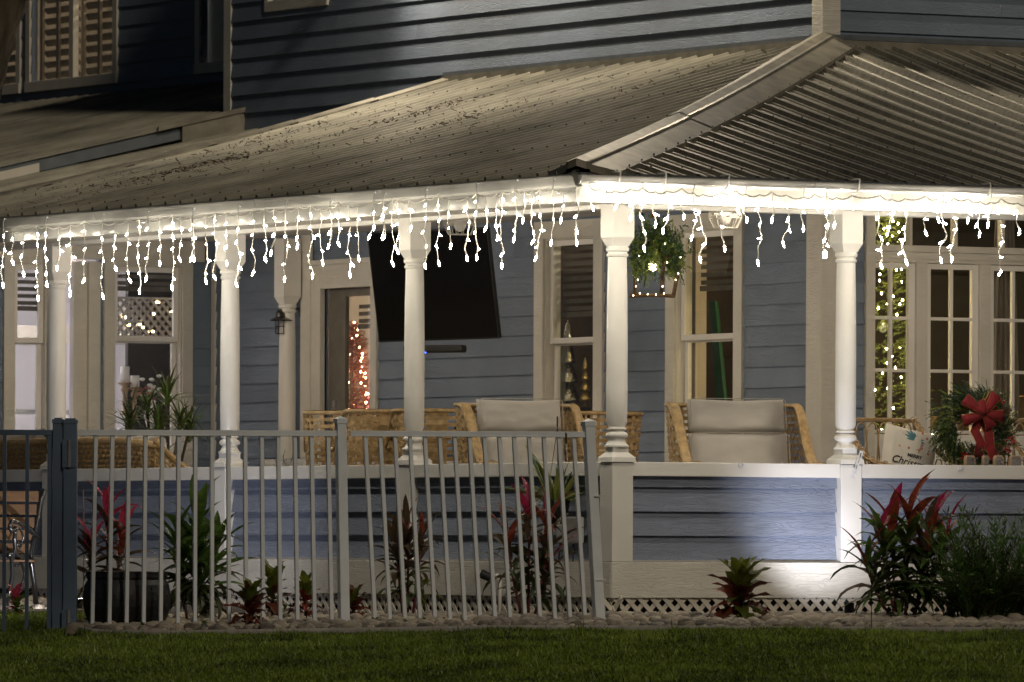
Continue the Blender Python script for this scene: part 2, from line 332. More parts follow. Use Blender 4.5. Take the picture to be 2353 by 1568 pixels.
grass(30000,lambda n:rng.uniform(-3.9,-2.9,n),lambda n,s:rng.uniform(49.9,55.1,n),'grass')
grass(9000,lambda n:rng.uniform(-2.9,3.7,n),lambda n,s:np.array([kerbt(x) for x in s])-.02-.10*rng.random(n)**1.5,'grass')

_c=rng.random((260,2)); _k=np.repeat(np.arange(260),26)
_o=grass(len(_k),lambda n:-3.5+7*_c[_k,0]+rng.normal(0,.018,n),lambda n,s:43+6.7*_c[_k,1]**.8+rng.normal(0,.03,n),'grass_tufts'); _o.scale=(1,1,1)
for v in _o.data.vertices: pass
_co=np.empty(len(_o.data.vertices)*3); _o.data.vertices.foreach_get('co',_co); _co=_co.reshape(-1,5,3); _b=_co[:,0:1,2:3]; _co[:,:,2:3]=_b+(_co[:,:,2:3]-_b)*1.6; _o.data.vertices.foreach_set('co',_co.reshape(-1)); _o.data.update()
m=MB()
for i in range(75):
    s_=random.uniform(-3.4,3.4); t_=random.uniform(43.5,50.6); p=st(s_,t_,G(s_,t_)+.028); a=random.uniform(0,6.28); l=random.uniform(.012,.03); d=Vector((math.cos(a),math.sin(a),random.uniform(-.3,.3)))*l; e=d.cross(Vector((0,0,1)))*.45
    m.add([p-d,p+e,p+d+Vector((0,0,.004)),p-e],[(0,1,2,3)])
tag(m.ob('fallen_leaves','litterpale'),kind='stuff')
# ================================================================ HOUSE
D1=4.45; EV=-.77; PITCH=.25; Z0=2.945
house=thing('house','blue clapboard house with white wraparound porch and ribbed metal porch roof','house')
def rz(x): 
    q=(x-EV)/(D1-EV); return Z0+PITCH*(x-EV)-.05*math.sin(PI*max(0,min(1,q)))
def siding(Mw,a0,a1,z0,z1,exp,holes=(),matn='siding',thick=.016,parent=None,name='siding_board',joint=3.2,pname='siding_wall',backing=True):
    wall=None
    m=MB(); 
    # backing sheet behind boards (also closes the wall), cut round the openings
    xs=sorted({a0,a1,*[min(max(h[0],a0),a1) for h in holes],*[min(max(h[1],a0),a1) for h in holes]})
    zs=sorted({z0,z1,*[min(max(h[2],z0),z1) for h in holes],*[min(max(h[3],z0),z1) for h in holes]})
    for xa,xb in zip(xs,xs[1:]):
        for za,zb in zip(zs,zs[1:]):
            cx,cz=(xa+xb)/2,(za+zb)/2
            if xb-xa<1e-4 or zb-za<1e-4 or any(h[0]<cx<h[1] and h[2]<cz<h[3] for h in holes): continue
            m.box((xa,.012,za),(xb,.05,zb))
    wall=m.ob(pname,matn,parent or house,Mw)
    z=z0; row=0
    while z<z1-.01:
        zt=min(z+exp,z1)
        cuts=[(a0,a1,z,zt)]
        for h in holes:
            nc=[]
            for c in cuts:
                if h[0]>=c[1] or h[1]<=c[0] or h[2]>=c[3] or h[3]<=c[2]: nc.append(c); continue
                if h[0]>c[0]: nc.append((c[0],h[0],c[2],c[3]))
                if h[1]<c[1]: nc.append((h[1],c[1],c[2],c[3]))
                lo_,hi_=max(c[0],h[0]),min(c[1],h[1])
                if h[2]>c[2]: nc.append((lo_,hi_,c[2],h[2]))
                if h[3]<c[3]: nc.append((lo_,hi_,h[3],c[3]))
            cuts=nc
        for (x0,x1,za,zb) in cuts:
            if x1-x0<.01 or zb-za<.012: continue
            brk=[x0]; 
            if x1-x0>joint*1.2:
                x=x0+((row*1.37)%joint)*.9+.5
                while x<x1-.4: brk.append(x); x+=joint
            brk.append(x1)
            for xa,xb in zip(brk,brk[1:]):
                g=.0012; mm=MB(); tb=-thick*(1-(za-z)/exp); tt=-thick*(1-(zb-z)/exp)*.999-.001
                mm.prism([(0,tb,0),(0,.01,0),(0,.01,zb-za),(0,tt,zb-za)],(xb-xa-g,0,0))
                mm.ob(name,matn,wall,T((xa,0,za)))
        z=zt; row+=1
    return wall
def board(name,Mw,a0,a1,z0,z1,y0,y1,mt='trimboard',parent=None,b=.004,**k):
    m=MB().box((0,y0,0),(a1-a0,y1,z1-z0)); o=m.ob(name,mt,parent or house,Mw@T((a0,0,z0)),**k); 
    return bev(o,b) if b else o

# ---- upper walls
SE=.158
aC=-D1  # local coordinate of the house corner on the X wall
wz0=4.0; 
xw0=-14.05
siding(WX(D1),xw0,-D1+.0,wz0,5.9,SE,holes=[(ax(613,D1,10),ax(757,D1,5),5.02,6)],joint=2.6,thick=.022)
siding(WY(D1),D1,9.5,4.05,5.4,SE,joint=2.9,thick=.022)
# corner boards at the house corner, above the roof
cz=4.31
board('corner_board',WX(D1),-D1-.135,-D1+.020,cz,5.5,-.022,.01)
board('corner_board',WY(D1),D1-.0225,D1+.135,cz,5.4,-.024,.009)
board('corner_board',WX(D1),xw0-.02,xw0+.11,4.17,6.0,-.024,.01)
m=MB().box((xw0-.022,-.024,4.17),(xw0-.0205,2.0,6.0)); 
m=MB().box((0,0,0),(.03,2.45,5.5)); m.ob('side_wall','siding',house,WX(D1)@T((xw0-.06,.0,3.8)))
# window bottom peeking at the top edge
a,b_=ax(613,D1,10),ax(757,D1,5)
w=board('window',WX(D1),a,b_,5.0,5.09,-.035,.02,'trimboard')
for (q0,q1) in ((a,a+.06),(b_-.06,b_)): MB().box((0,-.03,0),(q1-q0,.02,.8)).ob('casing','trimboard',w,T((q0-a,-.002,.09)))
MB().box((0,.03,0),(b_-a,.035,.8)).ob('pane','glass',w,T((0,0,.09)))
# wall flashing
m=MB(); m.box((-10.22,-.05,4.235),(-D1-.1,-.02,4.30)); m.ob('wall_flashing','flashing',house,WX(D1))
m=MB(); m.box((D1+.1,-.05,4.225),(9.5,-.02,4.295)); m.ob('wall_flashing','flashing',house,WY(D1))
m=MB(); m.box((D1+.0,-.03,4.30),(9.5,-.0175,4.335)); m.ob('wall_flashing','flashdark',house,WY(D1))
m=MB(); m.box((-10.22,-.03,4.302),(-D1-.0,-.0175,4.335)); m.ob('wall_flashing','flashdark',house,WX(D1))

# ---- roof panels (9 inch ribs)
RS=.2337
PR=[(0,.0),(.013,.030),(.034,.030),(.047,0),(.092,0),(.100,.009),(.116,.009),(.124,0),(.168,0),(.176,.009),(.192,.009),(.200,0),(RS,.0)]
_u=MB(); _q=lambda x:rz(x)-.012
_xs=[EV+(D1-EV)*i/8 for i in range(9)]
_u.sheet([[(x,x,_q(x)),(x,10.3,_q(x))] for x in _xs]); _u.sheet([[(x,x,_q(x)-.001),(9.5,x,_q(x)-.001)] for x in _xs])
roof=_u.ob('roof','flashdark',house)
def panel(side,k,far,lim=D1-.02,zoff=0,start=None,zf=rz,x0=EV-.05,nseg=8):
    # side 0: left roof, panel spans Y in [k,k+RS], runs along X ; side 1: right roof spans X, runs along Y
    m=MB(); rows=[]
    for i in range(nseg+1):
        row=[]
        for (q,h) in PR:
            c=k+q; end=min(lim,max(c-.01,x0)) if not far else lim
            x=x0+(end-x0)*i/nseg; z=zf(x)+h+zoff
            row.append((x,c,z) if side==0 else (c,x,z))
        rows.append(row)
    if side==0: rows=[r[::-1] for r in rows]
    m.sheet(rows); return m.ob('roof_panel','roof',roof)
k=EV-.05; 
while k<10.15: panel(0,k,False); k+=RS
kend=k
k=EV-.05
while k<9.3: panel(1,k,False); k+=RS
# rake flashing pieces at the end of the left roof and the lower roof strip beyond it
for i in range(7):
    xa=EV+.74*i; xb=xa+.82
    m=MB(); 
    for (y0,y1,dz0,dz1) in ((kend-.07,kend+.03,.03,.045),(kend+.03,kend+.14,.045,-.02)):
        m.add([(xa,y0,rz(xa)+dz0),(xb,y0,rz(xb)+dz0+.008),(xb,y1,rz(xb)+dz1+.008),(xa,y1,rz(xa)+dz1)],[(0,1,2,3)])
    m.add([(xa,kend-.07,rz(xa)+.03),(xb,kend-.07,rz(xb)+.038),(xb,kend-.07,rz(xb)-.0),(xa,kend-.07,rz(xa))],[(0,1,2,3)])
    if xb<D1+.3: m.ob('rake_flashing','flashing',house)
low=lambda x:3.50+(x-2.14)*.215
k=kend+.0
while k<13.7: panel(0,k,True,zf=low,nseg=2); k+=RS
# hip cap: two overlapping lengths
def hip(x0,x1,up):
    prof=[(-.25,-.030),(-.248,.000),(-.085,.040),(-.080,.058),(-.06,.058),(.0,.072),(.06,.058),(.080,.058),(.085,.040),(.248,.000),(.25,-.030)]
    m=MB(); rows=[]
    for i in range(9):
        row=[]
        for d,h in prof:
            xs=max(x0,EV-.045+abs(d)*.7071) if up==0 else x0+abs(d)*.0
            x=xs+(x1-xs)*i/8; row.append((x+d*.7071,x-d*.7071,rz(x)+.032+h+up-abs(d)*.7071*PITCH*.98))
        rows.append(row)
    if up==0: m.add(rows[0]+[(p[0],p[1],p[2]-.05) for p in rows[0]],[(j,j+1,j+12,j+11) for j in range(10)])
    m.sheet(rows); m.ob('hip_cap','flashing',house)
hip(EV-.02,1.32,0); hip(1.22,D1+.02,.007)
# screws and litter
m=MB()
def dot(x,y,z,r=.008): m.lathe([(r,0),(r*.8,.008),(r*.2,.012)],(x,y,z),5)
k=EV-.05
for i in range(0,60):
    y=EV-.05+i*RS+.023
    for xr in (-.6,.5,1.6,2.7,3.8):
        if y>xr+.1 and y<10.1: dot(xr+random.uniform(-.02,.02),y,rz(xr)+.030); 
        if y>xr+.1 and y<8.5: dot(y,xr+random.uniform(-.02,.02),rz(xr)+.030)
for i in range(22):
    x=EV+.1+i*.24; 
    for sg in (-1,1): dot(x+sg*.235*.7071,x-sg*.235*.7071,rz(x)+.036-.165*PITCH)
o=m.ob('roof_screws','screw',house); o['kind']='stuff'
m=MB(); m2=MB()
for i in range(620):
    y=random.uniform(3,10); x=random.uniform(EV,D1-.3)
    if random.random()<.9:
        c=random.choice([(5.8,2.0),(7.6,.9),(8.6,1.9),(9.3,2.9),(6.6,3.0),(9.6,.8),(8.2,.2)]); y=random.gauss(c[0],.5); x=random.gauss(c[1],.45)
    if not(EV<x<D1-.1 and x+.3<y<10.1): continue
    z=rz(x)+.012; a=random.uniform(0,6.28); L=random.uniform(.008,.03)*(4 if random.random()<.07 else 1)
    (m2 if random.random()<.25 else m).tube([(x,y,z),(x+math.cos(a)*L,y+math.sin(a)*L,z+.012+random.uniform(0,.015))],random.uniform(.0012,.0032),4)
for (cy_,cx_,n_) in ((8.2,1.15,260),(7.9,2.9,90),(6.4,2.3,70),(9.4,2.2,80),(5.0,3.6,40)):
    for i in range(n_):
        y=cy_+random.gauss(0,.16); x=cx_+random.gauss(0,.40)
        if not(EV<x<D1-.1): continue
        z=rz(x)+.015+random.uniform(0,.03); a=random.uniform(0,6.28); L=random.uniform(.01,.05)
        (m2 if random.random()<.15 else m).tube([(x,y,z),(x+math.cos(a)*L,y+math.sin(a)*L,z+random.uniform(-.01,.02))],random.uniform(.002,.005),4)
o=m.ob('leaf_litter','litter',house); o['kind']='stuff'; o=m2.ob('leaf_litter','litterpale',house); o['kind']='stuff'
# ---- second (farther) wing: roof, fascia, dark recessed wall with shuttered windows
D3=7.0; z2=lambda x:3.64+(x-2.14)*.23
k=13.72
while k<25.2:
    panel(0,k,True,lim=D3,zf=z2,nseg=1,x0=.2); k+=RS
def ramp(x0,x1,zt,zb,y,name,mt,th=.02):
    m=MB(); m.prism([(x0,y,z2(x0)+zb),(x1,y,z2(x1)+zb),(x1,y,z2(x1)+zt),(x0,y,z2(x0)+zt)],(0,th,0)); return m.ob(name,mt,house)
ramp(.2,3.86,-.01,-.11,13.75,'rake_board','flashdark'); ramp(3.84,D1-.01,.0,-.17,13.70,'rake_board','flashing'); ramp(3.6,D1-.01,.045,.004,13.68,'rake_cap','flashing')
ramp(.2,2.5,-.04,-.115,13.74,'rake_board','trim')
a0,a1=-26.,-15.2
wins=[(ax(72,D3,100),ax(262,D3,100)),(ax(-140,D3,100),ax(40,D3,100)),(ax(462,D3,100),ax(640,D3,100))]
wb=[]
holes=[(w0+.02,w1-.02,4.95,7.2) for w0,w1 in wins]
siding(WX(D3),a0,a1,4.5,7.2,.18,holes=holes,joint=3)
emat('shutterglow',(1,.62,.33),1.1)
for i,(w0,w1) in enumerate(wins):
    wn=board('window',WX(D3),w0-.09,w1+.09,4.86,4.96,-.04,.02,'trim')
    L=w1-w0
    for q in (0,L/2+.09-.03,L+.09): MB().box((0,-.03,0),(.09,.03,2.2)).ob('casing','trim',wn,T((q,0,.1)))
    MB().box((.09,.022,.1),(L+.09,.026,2.3)).ob('pane','glass',wn)
    if i==2: MB().box((.05,.08,.1),(L+.1,.09,2.3)).ob('dark_backing_board','flashdark',wn)  # added dark board blocking the lit room behind this pane
    if i<2:
        for half in (0,1):
            xb=.09+half*(L/2)+.05; wd_=(L/2-.09)
            for q in (0,.47,.93): MB().box((0,.06,0),(.05,.09,2.2)).ob('stile','shutter',wn,T((xb+q*(wd_-.05),0,.1)))
            for j in range(20):
                MB().box((0,-.035,-.006),(wd_-.02,.035,.006),RX(math.radians(-62 if half else -48))).ob('louvre','shutter',wn,T((xb+.02,.11,.16+j*.105)))
room2=thing('upstairs_lamp','warm glowing upstairs ceiling lamp behind the louvred shutters','lamp',(D3+1.6,20.0,6.6))
MB().lathe([(.05,.12),(.3,.06),(.34,0),(.3,-.06),(.02,-.1)],n=20).ob('lamp_shade','roomlamp',room2)
def roombox(name,x0,x1,y0,y1,z0,z1,mt,openside,floor='roomdark'):
    m=MB(); t=.04
    if openside!='x0': m.box((x0-t,y0,z0),(x0,y1,z1))
    m.box((x1,y0,z0),(x1+t,y1,z1))
    if openside!='y0': m.box((x0,y0-t,z0),(x1,y0,z1))
    m.box((x0,y1,z0),(x1,y1+t,z1)); m.box((x0,y0,z1),(x1,y1,z1+t)); m.box((x0,y0,z0-t),(x1,y1,z0))
    return m.ob(name,mt,house)
roombox('upstairs_room',D3+.06,D3+3,15.0,26.2,4.4,7.3,'room','x0')

# ---- porch: soffit, ceiling, fascia, beam, gutters
FB=2.755
m=MB().box((EV,EV+.0,FB+.03),(-.08,13.9,FB+.045)); m.box((-.08,EV,FB+.03),(9.5,-.08,FB+.045)); m.ob('soffit','ceiling',house)
CZ=3.08
m=MB()
for i in range(int((14.4+.1)/.1)): m.box((-.08,-.08+i*.1,CZ),(D1,-.08+i*.1+.096,CZ+.012))
m.mi=0
for i in range(int(5.0/.1)): m.box((D1+.002+i*.1,-.08,CZ),(D1+.098+i*.1,D1,CZ+.012))
m.box((-.08,-.08,CZ+.013),(9.5,14.4,CZ+.02))
m.ob('porch_ceiling','ceiling',house)
for Mw,a0,a1 in ((WX(-.08),-13.9,.08),(WY(-.08),-.08,9.5)):
    board('porch_beam',Mw,a0,a1,FB-.0,CZ,0,.12,'white')
# fascia boards + gutters
def fasc(side):
    m=MB()
    if side==0: m.prism([(EV-.022,EV-.022,FB),(EV,EV,FB),(EV,13.9,FB),(EV-.022,13.9,FB)],(0,0,2.92-FB))
    else: m.prism([(EV-.0215,EV-.022,FB),(9.5,EV-.022,FB),(9.5,EV,FB),(EV,EV,FB)],(0,0,2.92-FB))
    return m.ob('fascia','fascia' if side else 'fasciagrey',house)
fasc(0); fasc(1)
# left: box gutter of shiny metal
m=MB(); pf=[(EV-.024,2.932),(EV-.024,2.855),(EV-.05,2.850),(EV-.075,2.862),(EV-.088,2.90),(EV-.098,2.925),(EV-.098,2.936),(EV-.09,2.936)]
lens=[EV-.10,1.1,3.6,6.1,8.6,13.9]
for ya,yb in zip(lens,lens[1:]):
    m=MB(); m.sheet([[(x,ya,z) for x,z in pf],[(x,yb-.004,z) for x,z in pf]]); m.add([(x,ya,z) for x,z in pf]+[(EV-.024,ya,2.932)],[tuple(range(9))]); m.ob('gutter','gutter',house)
# right: half round gutter
lens=[EV-.05,1.0,3.5,6.5,9.5]
for xa,xb in zip(lens,lens[1:]):
    m=MB(); hp=[(EV-.085+.058*math.cos(t),2.925+.058*math.sin(t)) for t in [PI+PI*i/12 for i in range(13)]]; hp=[(EV-.085-.062,2.93),(EV-.085-.062,2.92)]+hp[1:]
    m.sheet([[(xa,y,z) for y,z in hp],[(xb-.004,y,z) for y,z in hp]]); m.add([(xa,y,z) for y,z in hp],[tuple(range(len(hp)))])
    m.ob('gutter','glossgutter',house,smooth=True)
for px in (1415,1520,1665,1965,2265):
    x=ay(px,EV-.1,420); m=MB(); m.tube([(x,EV-.085+.064*math.cos(t),2.925+.064*math.sin(t)) for t in [PI+PI*i/10 for i in range(11)]],.006,5); m.tube([(x,EV-.15,2.93),(x,EV-.15,2.955),(x,EV-.04,2.955)],.006,5); m.ob('gutter_bracket','white',house)
m=MB(); m.box((EV-.07,EV-.035,2.937),(9.5,EV-.0,2.95)); m.ob('drip_edge','flashdark',house)
# eave closure under panels
# ---- columns
colprof=[(.083,0),(.083,.012),(.070,.02),(.056,.05),(.058,.06),(.072,.068),(.078,.085),(.070,.10),(.053,.108),(.053,.118),(.066,.124),(.068,.13),(.055,.137),(.057,.145),(.071,.175),(.0725,.4),(.072,.8),(.069,1.1),(.064,1.33),(.0635,1.345),(.073,1.35),(.075,1.365),(.066,1.372),(.066,1.382),(.077,1.39),(.078,1.41),(.068,1.42)]
def column(x,y,zr=1.045,top=FB+.02,base=True):
    m=MB(); zc=zr+.10
    m.lathe([(r,z*(2.50-zc)/1.42) for r,z in colprof],(x,y,zc),28)
    nb=len(m.f); h=.083; sm=[True]*nb
    # square capital with chamfered lower corners
    zb=2.50
    m.prism([(x-h+.03,y-h+.03,zb),(x+h-.03,y-h+.03,zb),(x+h-.03,y+h-.03,zb),(x-h+.03,y+h-.03,zb)],(0,0,.001))
    a=[(sx*(h-.028),sy*(h-.028),zb) for sx,sy in ((-1,-1),(1,-1),(1,1),(-1,1))]; b=[(sx*h,sy*h,zb+.06) for sx,sy in ((-1,-1),(1,-1),(1,1),(-1,1))]; c=[(sx*h,sy*h,top) for sx,sy in ((-1,-1),(1,-1),(1,1),(-1,1))]
    m.add([(x+p,y+q,r) for p,q,r in a+b+c],[(i,(i+1)%4,(i+1)%4+4,i+4) for i in range(4)]+[(i+4,(i+1)%4+4,(i+1)%4+8,i+8) for i in range(4)]+[(3,2,1,0)])
    # square plinth pyramid
    a=[(sx*.096,sy*.096,zr-.001) for sx,sy in ((-1,-1),(1,-1),(1,1),(-1,1))]; b=[(sx*.092,sy*.092,zr+.03) for sx,sy in ((-1,-1),(1,-1),(1,1),(-1,1))]; c=[(sx*.058,sy*.058,zr+.065) for sx,sy in ((-1,-1),(1,-1),(1,1),(-1,1))]; d=[(sx*.058,sy*.058,zc) for sx,sy in ((-1,-1),(1,-1),(1,1),(-1,1))]
    m.add([(x+p,y+q,r) for p,q,r in a+b+c+d],[(i+4*j,(i+1)%4+4*j,(i+1)%4+4*j+4,i+4*j+4) for j in range(3) for i in range(4)]+[(15,14,13,12)])
    me=m.mesh('column','white'); me.polygons.foreach_set('use_smooth',sm+[False]*(len(m.f)-nb)); me.update()
    o=ob('porch_column',me,house)
    e=o.modifiers.new('b','EDGE_SPLIT'); e.split_angle=math.radians(50)
    return o
LC=[0,2.8,5.58,8.42,11.2]; RC=[1.83,3.95,6.6]
for y in LC: column(0,y)
for x in RC: column(x,0)
# pilaster column by the far door
column(4.30,12.66,.95,3.05)
board('pilaster_board',WX(D1),-12.62,-12.45,.4,CZ,-.05,-.02,'trimboard')
# knee walls: posts, rail, boards, skirt, lattice
KT=1.045; KB=.37
for i,y in enumerate(LC):
    m=MB().box((-.083,y-.083,KB),(.083,y+.083,KT-.002)); bev(m.ob('knee_wall_post','white',house),.006)
for x in RC: bev(MB().box((x-.083,-.083,KB),(x+.083,.083,KT-.002)).ob('knee_wall_post','white',house),.006)
def bays():
    for a,b in zip(LC,LC[1:]): yield WX(0),-b+.083,-a-.083
    xs=[0]+RC
    for a,b in zip(xs,xs[1:]): yield WY(0),a+.083,b-.083
for Mw,a,b in bays():
    board('porch_rail',Mw,a+.001,b-.001,KT-.095,KT,-.065,.065,'white')
    siding(Mw,a,b,KB+.012,KT-.096,.165,matn='siding_lower',thick=.030,name='knee_wall_board',pname='knee_wall',joint=9)
    MB().box((a,-.045,KB+.0),(b,-.0,KB+.011)).ob('drip_flashing','glossgutter',house,Mw)
# skirt boards
for Mw,L in ((WX(0),12.),(WY(0),9.)):
    if L==12.:
        e=[-12,-8.2,-4.55,.088]
    else: e=[-.092,3.2,9]
    for a,b in zip(e,e[1:]): board('skirt_board',Mw,a+.001,b-.001,.125,KB-.002,-.095,-.06,'trimboard')
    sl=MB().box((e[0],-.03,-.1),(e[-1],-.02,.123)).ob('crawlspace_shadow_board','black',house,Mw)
    MB().box((e[0],-.058,.118),(e[-1],-.040,.126)).ob('lattice_rail','flashdark',house,Mw)
    me1=MB().box((-.0155,-.003,-.16),(.0155,.003,.16)).mesh('slat','trim')
    lat=MB().box((e[0],-.065,-.12),(e[-1],-.058,-.06)).ob('lattice','white',house,Mw)
    lo_=max(e[0],-8.6); hi_=min(e[-1],6.1)
    x=lo_
    while x<hi_:
        if x>-7.6 or L==9.: pass
        ob('slat',me1,lat,T((x,-.066,.02))@RY(math.radians(45))); ob('slat',me1,lat,T((x+.04,-.0745,.02))@RY(math.radians(-45))); x+=.0985
# clip slats above the lattice opening: skirt board stands in front, floor board hides inside
# porch floor
MB().box((.0,.0,.30),(D1,14.3,KB)).box((D1,.0,.30),(9.5,D1,KB)).ob('porch_floor','deck',house)

# ---- porch back walls
def window(Mw,a0,a1,z0,z1,railz,cas=.10,inset=.05,cmat='trimboard',sw=.045,twocol=False):
    w=MB(); y0=-.034
    w.box((a0-cas,y0,z0-.02),(a0,.03,z1+cas)).box((a1,y0,z0-.02),(a1+cas,.03,z1+cas)).box((a0,y0,z1),(a1,.03,z1+cas)).box((a0-cas-.02,y0-.02,z0-.07),(a1+cas+.02,.03,z0-.0205))
    # jamb liner
    w.box((a0,-.01,z0),(a0+.012,.13,z1)).box((a1-.012,-.01,z0),(a1,.13,z1)).box((a0,-.01,z1-.012),(a1,.13,z1))
    wo=bev(w.ob('window',cmat,house,Mw),.003)
    for (zb,zt,yy) in ((railz,z1-.012,.03),(z0,railz+.03,.065)):
        s=MB(); x0,x1=a0+.012,a1-.012
        s.box((x0,yy,zb),(x0+sw,yy+.03,zt)).box((x1-sw,yy,zb),(x1,yy+.03,zt)).box((x0+sw,yy,zb),(x1-sw,yy+.03,zb+sw)).box((x0+sw,yy,zt-sw),(x1-sw,yy+.03,zt))
        bev(s.ob('sash','white',wo),.003)
        MB().box((x0+sw,yy+.012,zb+sw),(x1-sw,yy+.017,zt-sw)).ob('pane','glass',wo)
    return wo
# X wall windows; positions from pixel columns
def za(px,py,c): return onX(px,py,c).z
WT=2.92
W4=(ax(1553,D1),ax(1690,D1)); W3=(ax(1252,D1),ax(1368,D1))
rail3=za(1310,783,D1); rail4=za(1620,775,D1)
DR=(ax(741,D1),ax(856,D1))  # door opening
holes=[(W4[0],W4[1],1.0,WT),(W3[0],W3[1],1.0,WT),(DR[0],DR[1],.37,2.62)]
siding(WX(D1),-14.3,-D1,.42,CZ,SE,holes=holes,matn='siding',joint=2.6)
window(WX(D1),*W4,1.0,WT,rail4-.02,cas=.125); window(WX(D1),*W3,1.0,WT,rail3-.02,cas=.14)
# pilaster boards at the house corner
board('corner_board',WX(D1),-D1-.20,-D1+.022,.4,CZ,-.024,.01,'trimboard'); board('corner_board',WY(D1),D1-.025,D1+.13,.4,CZ,-.026,.009,'trimboard')
# door
m=MB(); a0,a1=DR; zt=2.62
m.box((a0-.16,-.035,.4),(a0,.03,zt+.2)).box((a1,-.035,.4),(a1+.10,.03,zt+.2)).box((a0,-.035,zt),(a1,.03,zt+.2)).box((a0-.2,-.06,zt+.2),(a1+.14,.0,zt+.24))
dr=bev(m.ob('door','trimboard',house,WX(D1)),.003)
mat('doorleaf',(.16,.145,.125),.45)
mm=MB(); w_=a1-a0; mm.box((a0,.05,.4),(a0+.33*w_,.09,zt)).box((a1-.06*w_,.05,.4),(a1,.09,zt)).box((a0+.33*w_,.05,zt-.07),(a1-.06*w_,.09,zt)).box((a0+.33*w_,.05,.4),(a1-.06*w_,.09,.7)); bev(mm.ob('door_leaf','doorleaf',dr),.003)
MB().box((a0+.33*w_,.068,.7),(a1-.06*w_,.073,zt-.07)).ob('pane','glass',dr)
MB().box((a0+.12*w_,.03,1.50),(a0+.17*w_,.05,1.68)).tube([(a0+.15*w_,.05,1.62),(a0+.15*w_,.01,1.62),(a0+.15*w_,.01,1.52)],.01,6).ob('door_handle','steel',dr)
# end wall (Y = 14.3)
YE=14.3
gx=lambda px,y=800: ay(px,YE,y)
H2=(gx(258),gx(414)); H1=(gx(28),gx(104))
siding(WY(YE),0.0,D1,.42,CZ,SE,holes=[(H2[0],H2[1],1.0,2.86),(H1[0],H1[1],1.0,2.86),(2.95,3.35,.9,3.0)],joint=3)
z2r=onY(340,777,YE).z
window(WY(YE),*H2,1.0,2.86,z2r-.03,cas=.10); window(WY(YE),*H1,1.0,2.86,onY(70,780,YE).z-.03,cas=.10)
board('wall_trim',WY(YE),gx(160),gx(222),.4,2.88,-.06,.02); board('wall_trim',WY(YE),gx(190),gx(212),.4,2.88,-.10,-.062); board('wall_trim',WY(YE),0,D1-.1,2.90,CZ,-.05,-.018,'trimboard'); board('wall_trim',WY(YE),gx(480),D1,.4,2.9,-.09,-.02)
# right wall (Y=D1) : siding strip, french doors with transoms
r_=lambda px,y=800: ay(px,D1,y)
siding(WY(D1),D1,r_(1984),.42,CZ,SE,joint=5,holes=[])
zT0=onY(2150,619,D1).z; zmid1=onY(2150,733,D1).z; zmid2=onY(2150,853,D1).z; zbt=1.45; ztr0=onY(2150,566,D1).z
fr=MB(); x0=r_(1982); x1=8.6
fr.box((x0,-.04,.4),(r_(2003),.05,CZ)); fr.box((r_(2003),-.038,ztr0-.05),(x1,.05,ztr0)); fr.box((r_(2003),-.03,zT0+.045),(x1,.05,ztr0-.052)); fr.box((r_(2003),-.045,ztr0-.105),(x1,-.031,ztr0-.085))
fr.box((r_(2003),-.03,CZ-.05),(x1,.05,CZ))
leafs=[(2003,2100),(2125,2246),(2270,2385),(2400,2520)]
for (p,q),(p2,q2) in zip(leafs,leafs[1:]): fr.box((r_(q),-.028,.4),(r_(p2),.05,zT0+.044))
for px in (2088,2192,2300,2405): fr.box((r_(px)-.012,-.02,ztr0),(r_(px)+.012,.05,CZ-.05))
fd=bev(fr.ob('french_door','trimboard',house,WY(D1)),.004)
MB().box((r_(2003),.02,ztr0),(x1,.024,CZ-.05)).ob('transom_pane','glass',fd)
for (p,q) in leafs:
    l=MB(); u0,u1=r_(p)+.001,r_(q)-.001; st0=.045 if p!=2003 else .003; st1=.055
    l.box((u0,.0,.45),(u0+st0,.04,zT0+.04)).box((u1-st1,.0,.45),(u1,.04,zT0+.04)).box((u0+st0,0,zT0),(u1-st1,.04,zT0+.04)).box((u0+st0,0,.45),(u1-st1,.04,1.33))
    g0,g1=u0+st0,u1-st1; gm=(g0+g1)/2; mw=.012
    l.box((gm-mw,-.004,1.33),(gm+mw,.03,zT0))
    zs=[1.33,1.33+(zmid2-1.33)*.0,zmid2,zmid1,zT0]
    for z in (zmid2,zmid1,1.33+.02): l.box((g0,-.003,z-mw),(gm-mw,.029,z+mw)).box((gm+mw,-.003,z-mw),(g1,.029,z+mw))
    lo2=bev(l.ob('door_leaf','white',fd),.003)
    zz=[1.35+mw,zmid2,zmid1,zT0]
    for zA,zB in zip(zz,zz[1:]):
        for xa,xb in ((g0,gm-mw),(gm+mw,g1)): MB().box((xa,.012,zA+(mw if zA>1.4 else 0)),(xb,.016,zB-(mw if zB<zT0 else 0))).ob('pane','glass',lo2)
board('door_panel',WY(D1),r_(2125),x1,.42,1.30,-.03,-.001,'white')

